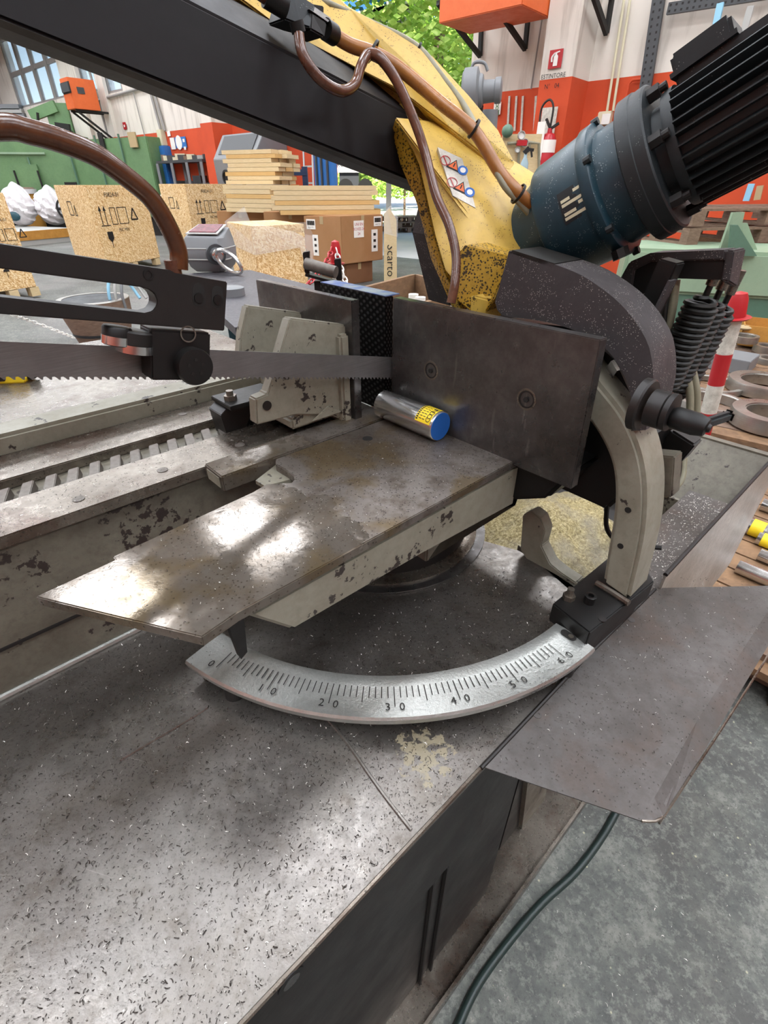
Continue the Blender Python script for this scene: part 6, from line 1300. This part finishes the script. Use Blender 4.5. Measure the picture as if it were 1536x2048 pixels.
# roller stand behind the vice
rs = root('roller_stand', at(645, 560, 1.75), 'small black roller stand rising behind the moving jaw plate', 'roller stand')
Yr = 1.75
bm = nb(); cyl(bm, at(612, 527, Yr), at(672, 545, Yr-.04), .018, n=20); obj('roller', bm, 'rack', rs)
for q in (((605, 503), (616, 548)), ((668, 517), (682, 562))):
    bm = nb(); a, b = at(*q[0], Yr), at(*q[1], Yr); prism(bm, [at(q[0][0], q[0][1]+2, Yr), at(q[0][0]+13, q[0][1], Yr), at(q[1][0]+2, q[1][1], Yr), at(q[0][0]+4, q[1][1]-2, Yr)], Vector((0, .03, 0))); obj('cheek', bm, 'black', rs, smooth=False, bevel=.002)
bm = nb(); bar(bm, at(612, 548, Yr), at(678, 566, Yr), .04, .008); obj('base_plate', bm, 'black', rs, smooth=False)
p = at(645, 560, Yr+.02); bm = nb(); bar(bm, p, Vector((p.x, p.y, 0)), .05, .05); obj('post', bm, 'black', rs, smooth=False)
# far barrier post
def bollard(base, top_z, r, bands, label, lean=Vector((0, 0, 0)), cap=True):
    t = root('barrier_post', base, label, 'barrier post'); H0 = top_z-base.z; ax = (Z*H0+lean)
    zz_ = [0]+bands+[.86]
    for i, (a, b) in enumerate(zip(zz_, zz_[1:])): bm = nb(); cyl(bm, base+ax*a, base+ax*b, r, n=20); obj('band', bm, 'red' if i % 2 else 'whitedirty', t, 'red band' if i % 2 else 'dirty white band')
    bm = nb(); lathe(bm, base+ax*.855, ax, [(0, r*1.7), (.008*H0/.9, r*1.9), (.012, r*1.25), (H0*.10, r*1.05), (H0*.13, r*.8), (H0*.14, .002)], 24); obj('cap', bm, 'red', t)
    bm = nb(); lathe(bm, base, Z, [(0, .15), (.03, .14), (.05, r*1.3)], 28); obj('foot', bm, 'whitedirty', t)
b0 = pz(1392, 918, 0); tp = pz(1482, 578, .89); lean_ = Vector((0.02, 0, 0)); bollard(b0, .89, .0385, [.155, .32, .49, .67], 'red and white barrier post with a red cap beside the machined rings', Vector((-.10, 0, 0)))
b1 = pz(668, 700, 0); b1 = g(671, 3.6); bollard(b1, at(671, 478, 3.6).z, .03, [.2, .4, .6, .75], 'distant barrier post with a red cap in front of the cartons')
q0 = at(671, 497, 3.58); chain([q0, at(680, 530, 3.5), at(692, 565, 3.4), at(705, 590, 3.3)], .028, 'white', 'white chain hanging to the right of the far barrier post')
chain([q0-Vector((.02, 0, 0)), at(650, 528, 3.4), at(618, 568, 3.2), at(600, 590, 3.1)], .028, 'red', 'red chain hanging to the left of the far barrier post')
q0 = b0+Vector((-.14, 0, .765)); chain([q0, at(1445, 612, 2.4), at(1425, 632, 2.4)], .024, 'whitedirty', 'short white chain on the red-capped post beside the springs')
# wooden crate with rolls
wc = root('open_wooden_crate', at(770, 620, 3.0), 'open wooden crate holding paper rolls behind the jaw plates', 'crate')
Yc = 3.0; zt2 = zz(562, 800, 3.1); 
for a, b, z0_, z1_ in (((690, 2.75), (832, 3.35), zt2-.30, zt2), ((832, 3.35), (900, 3.0), zt2-.26, zt2), ((740, 2.35), (900, 2.7), zt2-.32, zt2-.02)):
    A, Bq = g(*a), g(*b); bm = nb(); wbox(bm, A, Bq, .025, z0_, z1_); obj('side_board', bm, 'boards', wc, smooth=False)
bm = nb(); wbox(bm, g(742, 2.4), g(770, 2.42), .03, .0, zt2-.02); obj('corner_post', bm, 'boards', wc, smooth=False)
bm = nb(); wbox(bm, g(690, 2.76), g(712, 2.8), .03, 0, zt2-.02); obj('corner_post', bm, 'boards', wc, smooth=False)
for i, q in enumerate(((827, 588), (841, 594))):
    bm = nb(); c = pz(*q, zt2-.05); lathe(bm, c-Z*.2, Z, [(0, .028), (.2, .028), (.2, .014), (.1, .014)], 20); tag(obj('paper_roll', bm, 'paper'), ['left one of two white rolls in the open wooden crate', 'right one of two white rolls in the open wooden crate'][i], 'roll', 'rolls in the crate')

# --- right-hand background
gb = root('green_press_base', g(1450, 4.6), 'big pale green welded machine base behind the springs', 'machine base')
A, Bq = g(1255, 5.3), g(1700, 4.7); bm = nb(); wbox(bm, A, Bq, 1.0, .42, .80); d = (Bq-A).normalized(); n = Vector((-d.y, d.x, 0))
obj('upper_body', bm, 'green_light', gb, smooth=False, bevel=.03)
bm = nb(); wbox(bm, A-n*-.04, Bq-n*-.04, .9, .0, .43); obj('lower_body', bm, 'green_dark', gb, smooth=False, bevel=.01)
Yb = 5.0
bm = nb(); prism(bm, [at(1438, 505, Yb), at(1466, 425, Yb), at(1490, 424, Yb), at(1484, 450, Yb), at(1478, 512, Yb)], Vector((.0, .03, 0))); obj('upright_plate', bm, 'green_light', gb, smooth=False)
bm = nb(); prism(bm, [at(1458, 512, Yb-.1), at(1464, 450, Yb-.1), at(1476, 450, Yb-.1), at(1514, 512, Yb-.1)], Vector((0, .03, 0))); obj('gusset', bm, 'green_dark', gb, smooth=False)
bm = nb(); prism(bm, [at(1486, 480, Yb+.15), at(1484, 446, Yb+.15), at(1495, 446, Yb+.15), at(1520, 515, Yb+.15), at(1490, 515, Yb+.15)], Vector((0, .03, 0))); obj('gusset', bm, 'green_light', gb, smooth=False)
for k in range(2):
    pallet(Vector((g(1440, 6.3).x, 6.3, .80+.165*k)), .25, ['lower weathered pallet on the support behind the green base', 'upper weathered pallet behind the finned motor'][k], 1.9, 1.0, group='weathered pallets at right', m_='oldwood', s=1.0)
sp_ = root('pallet_support', g(1400, 6.3), 'timber block support under the weathered pallets', 'support'); 
for dx in (-.7, 0, .7): bm = nb(); p = Vector((g(1440, 6.3).x+dx, 6.3+.25*dx, 0)); bar(bm, p, p+Z*.80, .3, .5, Vector((0, 1, 0))); obj('post', bm, 'boards', sp_, smooth=False)
for i, (a, b, m_) in enumerate((((1440, 12), (1432, 50), 'bluew'), ((1500, 20), (1486, 70), 'greylt'), ((1560, 420), (1512, 520), 'bluew'), ((1502, 372), (1492, 402), 'bluew'), ((1520, 375), (1514, 400), 'tan'))):
    A, Bq = pm(*a, WM-.3), pm(*b, WM-.3); bm = nb(); bar(bm, A+(A-Bq)*.15, Bq, .07, .04, M); tag(obj('wall_rail', bm, m_, smooth=False), ['light blue rail hanging on the wall above the terminal box', 'pale rail on the wall right of the light blue rail', 'light blue strut on the orange wall at the right edge', 'short light blue strut just right of the motor', 'short tan strut just right of the motor'][i], 'rail')
# floor pallet boards and machined rings
fp = root('board_platform', pz(1500, 800, .1), 'oily wooden boards on the floor carrying machined steel rings', 'platform')
A = pz(1368, 852, .15); dv = (pz(1600, 905, .15)-A).normalized(); A.z = 0; bk = Vector((-dv.y, dv.x, 0)); random.seed(5)
for i in range(17):
    bm = nb(); o_ = A+bk*(.13*i)-dv*.10; a = .0; hexa(bm, [o_+Z*.12, o_+dv*1.6+Z*.12, o_+dv*1.6+bk*.118+Z*.12, o_+bk*.118+Z*.12, o_+Z*.148, o_+dv*1.6+Z*.148, o_+dv*1.6+bk*.118+Z*.148, o_+bk*.118+Z*.148]); obj('board', bm, random.choice(['boards', 'oldwood', 'boards']), fp, smooth=False)
for i in range(4): bm = nb(); o_ = A+dv*(.42*i); bar(bm, o_+Z*.06, o_+bk*2.2+Z*.06, .1, .12); obj('bearer', bm, 'oldwood', fp, smooth=False)
def ring(x, y, z, wpx, h, hole, label, m_='ring', step=None):
    c = pz(x, y, z); dpt = c.y*cp+(z-EYE)*-sp; r = wpx/2*dpt/985; b = Vector((c.x, c.y, z-h)); bm = nb()
    if hole: lathe(bm, b, Z, [(0, r), (h*.85, r), (h, r*.985), (h, r*hole*1.06), (h*.9, r*hole*1.04), (h*.9, r*hole), (0, r*hole)], 48, closed=True)
    else: lathe(bm, b, Z, [(0, r), (h, r), (h, 0)], 40)
    return tag(obj('machined_ring', bm, m_), label, 'ring', 'machined rings on the boards')
ring(1426, 800, .21, 124, .06, .82, 'wide flat machined ring behind the clamp lever')
ring(1428, 765, .19, 110, .035, .80, 'flat machined ring lying partly behind the barrier post')
ring(1532, 760, .23, 128, .07, .66, 'upper machined ring at the right edge')
ring(1545, 822, .24, 140, .08, .62, 'stepped machined ring at the right edge, nearest the tub')
ring(1420, 640, .30, 62, .10, .45, 'blue flanged ring behind the barrier post', 'blue_dark')
ring(1400, 690, .22, 60, .06, 0, 'steel disc with yellow tape beside the springs'); ring(1400, 700, .17, 66, .018, 0, 'yellow taped steel disc below', 'yl')
ring(1490, 670, .28, 52, .05, .7, 'small steel ring standing on the grey steel box')
ring(1535, 690, .22, 46, .05, .6, 'small steel ring right of the grey steel box'); ring(1540, 715, .19, 50, .04, .6, 'small lower steel ring at the right edge')
bm = nb(); A_, B_ = pz(1405, 735, .15), pz(1490, 752, .15); wbox(bm, A_, B_, .28, .15, .25); tag(obj('steel_box', bm, 'grey', smooth=False, bevel=.004), 'grey steel box section with screws behind the barrier post', 'steel box')
bm = nb(); c = pz(1490, 655, .31); bmesh.ops.create_icosphere(bm, subdivisions=2, radius=.05); [setattr(v, 'co', c+Vector((v.co.x*1.2, v.co.y, v.co.z*.4))) for v in bm.verts]; tag(obj('wrapped_part', bm, 'tan'), 'tan wrapped part on top of the small steel ring', 'part')
ob = root('orange_bin', pz(1510, 690, .15), 'orange-brown open cardboard bin at the right edge', 'bin')
a, b = pz(1474, 690, .17), pz(1560, 700, .17); d = (b-a).normalized(); n = Vector((-d.y, d.x, 0)); hB = .16
for p, q in ((a, b), (b, b+n*.4), (b+n*.4, a+n*.4), (a+n*.4, a)): bm = nb(); prism(bm, [p, q, q+Z*hB, p+Z*hB], (a+b)/2*0+Vector((-(q-p).y, (q-p).x, 0)).normalized()*.008); obj('side', bm, 'ydull', ob, smooth=False)
bm = nb(); prism(bm, [a, b, b+n*.4, a+n*.4], Z*.006); obj('bottom', bm, 'ydull', ob, smooth=False)
# round bars on boards to the right of the tub
bp = root('bar_rack', pz(1500, 1200, 0), 'stained boards on the floor beyond the tub carrying bright round bars', 'platform')
Zb = .12; o_ = mc(.98, -.42, 0)
for i in range(13): bm = nb(); box(bm, mc, (1.44+.115*i, -.60, Zb-.025), (1.44+.115*i+.105, .29, Zb)); obj('board', bm, 'boards', bp, smooth=False)
for v0 in (-.58, -.19, .2): bm = nb(); box(bm, mc, (1.46, v0, .0), (2.9, v0+.08, Zb-.026)); obj('bearer', bm, 'oldwood', bp, smooth=False)
for i, (x, y, r, lab) in enumerate(((1475, 1132, .026, 'nearest bright round bar lying on the boards'), (1518, 1108, .024, 'second bright round bar on the boards'), (1515, 1075, .026, 'third bright round bar on the boards, beside the yellow-labelled one'), (1494, 1050, .034, 'thick bright bar with a yellow label on the boards'), (1524, 1008, .028, 'farthest bright round bar on the boards'))):
    e = pz(x, y, Zb+r); t = root('round_bar', Vector((e.x, e.y, Zb)), lab, 'steel bar'); bm = nb(); cyl(bm, e, e-V*.42, r, n=28); obj('bar', bm, 'bright', t)
    if i in (2, 3):
        bm = nb(); cyl(bm, e-V*.015, e-V*.06, r+.0006, n=28, cap=False); obj('label', bm, 'yl', t)
bf = root('floor_pallet_edge', pz(1520, 1350, .0), 'dark brown timber pallet end under the side tray edge', 'pallet')
for i in range(4): bm = nb(); a = pz(1494+3*i, 1352-14*i, .03+.03*i); prism(bm, [a, a-V*.5, a-V*.5+Z*.024, a+Z*.024], U*.5); obj('board', bm, 'oldwood', bf, smooth=False)
# --- around the column: pedestal motor, gauge board, canisters
pmo = root('pedestal_grinder', g(965, 6.2), 'grey round-headed motor on a post right of the gate', 'grinder')
c = at(955, 185, 6.2); ax = Vector((1, -.25, .05)).normalized(); bm = nb(); lathe(bm, c-ax*.14, ax, [(0, .16), (.02, .19), (.14, .19), (.16, .14), (.17, .14), (.19, .13), (.20, .09), (.30, .085), (.31, .10), (.36, .10), (.37, .07)], 32); obj('head', bm, 'grey', pmo)
bm = nb(); tube(bm, [c-ax*.08+Z*.17, c-ax*.05+Z*.22, c+ax*.04+Z*.21, c+ax*.08+Z*.15], .014, 8, 4); obj('handle', bm, 'grey', pmo)
bm = nb(); cyl(bm, c-Z*.10, c-Z*.32, .07, .05, n=16); obj('neck', bm, 'ink', pmo); bm = nb(); bar(bm, c-Z*.3, Vector((c.x, c.y, 0)), .10, .10); obj('post', bm, 'green_dark', pmo, smooth=False)
bm = nb(); c2 = at(975, 245, 6.6); cyl(bm, c2-Z*.15, c2+Z*.10, .11, .10, n=20); tag(obj('grey_canister', bm, 'grey'), 'grey rounded canister behind the yellow cover', 'canister'); 
gbd = root('gauge_board', g(1040, 7.8), 'wooden board with pressure gauges and pipes beside the fire extinguisher', 'gauge board')
Yg = 7.8; bm = nb(); wbox(bm, g(1003, Yg, 300), g(1080, Yg, 300), .05, .4, zz(268, 1040, Yg)); obj('board', bm, 'timber', gbd, 'plywood board', smooth=False)
def gg(x, y, k=0): return at(x, y, Yg-.04-k)
for pts, r in (([(1015, 287), (1060, 285), (1078, 287), (1078, 350), (1072, 395)], .018), ([(1038, 300), (1036, 350)], .018), ([(1060, 285), (1058, 305)], .014)): bm = nb(); tube(bm, [gg(*q) for q in pts], r, 8, 0); obj('pipe', bm, 'cable', gbd)
for q, r in (((1042, 271), .045), ((1048, 286), .045), ((1034, 300), .03)):
    bm = nb(); c = gg(*q, .02); lathe(bm, c, Vector((0, -1, 0)), [(0, r), (.05, r), (.05, r*.85), (.03, r*.85), (.03, 0)], 24); g1 = obj('gauge', bm, 'greylt', gbd); bm = nb(); cyl(bm, c-Vector((0, .031, 0)), c-Vector((0, .034, 0)), r*.84, n=20); obj('dial', bm, 'white', g1, smooth=False)
bm = nb(); box(bm, lambda a, b, c: Vector((a, b, c)), (gg(1033, 280).x, Yg-.12, gg(1033, 292).z), (gg(1052, 280).x, Yg-.05, gg(1050, 281).z)); obj('regulator', bm, 'red', gbd, smooth=False)
shf = root('wall_shelf', g(1060, 7.6), 'small shelf under the gauge board holding bottle and canisters', 'shelf')
Zs = zz(412, 1070, 7.5); bm = nb(); wbox(bm, g(1030, 7.5, 390), g(1120, 7.6, 390), .4, Zs-.04, Zs); obj('shelf', bm, 'grey', shf, smooth=False)
for x0 in (1033, 1116): bm = nb(); p = g(x0, 7.7, 390); bar(bm, p, p+Z*(Zs-.04), .05, .05); obj('leg', bm, 'grey', shf, smooth=False)
for i, (x0, x1, y0, tx) in enumerate(((1036, 1072, 360, 'D'), (1080, 1112, 358, 'DIP'))):
    A, Bq = g(x0, 7.55, 385), g(x1, 7.6, 385); t = root('canister', A+Z*Zs, ['left white canister with a red letter under the gauges', 'right white canister with red upright lettering DIP'][i], 'canister'); zt3 = zz(y0, x0, 7.55); r = (Bq-A).length/2; c = (A+Bq)/2+Vector((0, .1, 0))
    bm = nb(); lathe(bm, Vector((c.x, c.y, Zs)), Z, [(0, r), (zt3-Zs-.01, r), (zt3-Zs, r*.95)], 32); obj('can', bm, 'white', t)
    bm = nb(); text(bm, tx, Vector((c.x, c.y-r-.003, (Zs+zt3)/2)), -Z, Vector((1, 0, 0)), .16, .002); obj('lettering', bm, 'red', t, smooth=False)
bm = nb(); c = at(1045, 358, 7.4); lathe(bm, c, Z, [(0, .045), (.02, .05), (.16, .048), (.22, .02), (.26, .018)], 20); sbt = root('spray_bottle', c, 'small clear blue spray bottle with a black trigger below the gauges', 'bottle'); obj('bottle', bm, 'clearblue', sbt)
bm = nb(); bar(bm, c+Z*.26-Vector((.02, 0, 0)), c+Z*.31+Vector((.03, 0, 0)), .04, .05); bar(bm, c+Z*.30, c+Z*.29+Vector((.09, 0, 0)), .03, .03); bar(bm, c+Z*.29+Vector((.06, 0, 0)), c+Z*.22+Vector((.08, 0, 0)), .02, .02); obj('trigger', bm, 'ink', sbt, smooth=False)
bm = nb(); bmesh.ops.create_icosphere(bm, subdivisions=2, radius=.06); c = at(1015, 262, 7.75); [setattr(v, 'co', c+v.co*Vector((1.3, .8, .8)).length*.7) for v in bm.verts]; tag(obj('dark_ball', bm, 'green_dark'), 'dark round ball resting on top of the gauge board', 'cap')
for i, q in enumerate((1003, 1017, 1030, 1056)):
    A, Bq = wallpt(q+16, 192, .02), wallpt(q+12, 262, .02); bm = nb(); bar(bm, A, Bq, .035, .01, M); tag(obj('white_rod', bm, 'whitedirty', smooth=False), ['leftmost', 'second', 'third', 'rightmost'][i]+' white rod leaning on the orange wall above the gauges', 'rod')
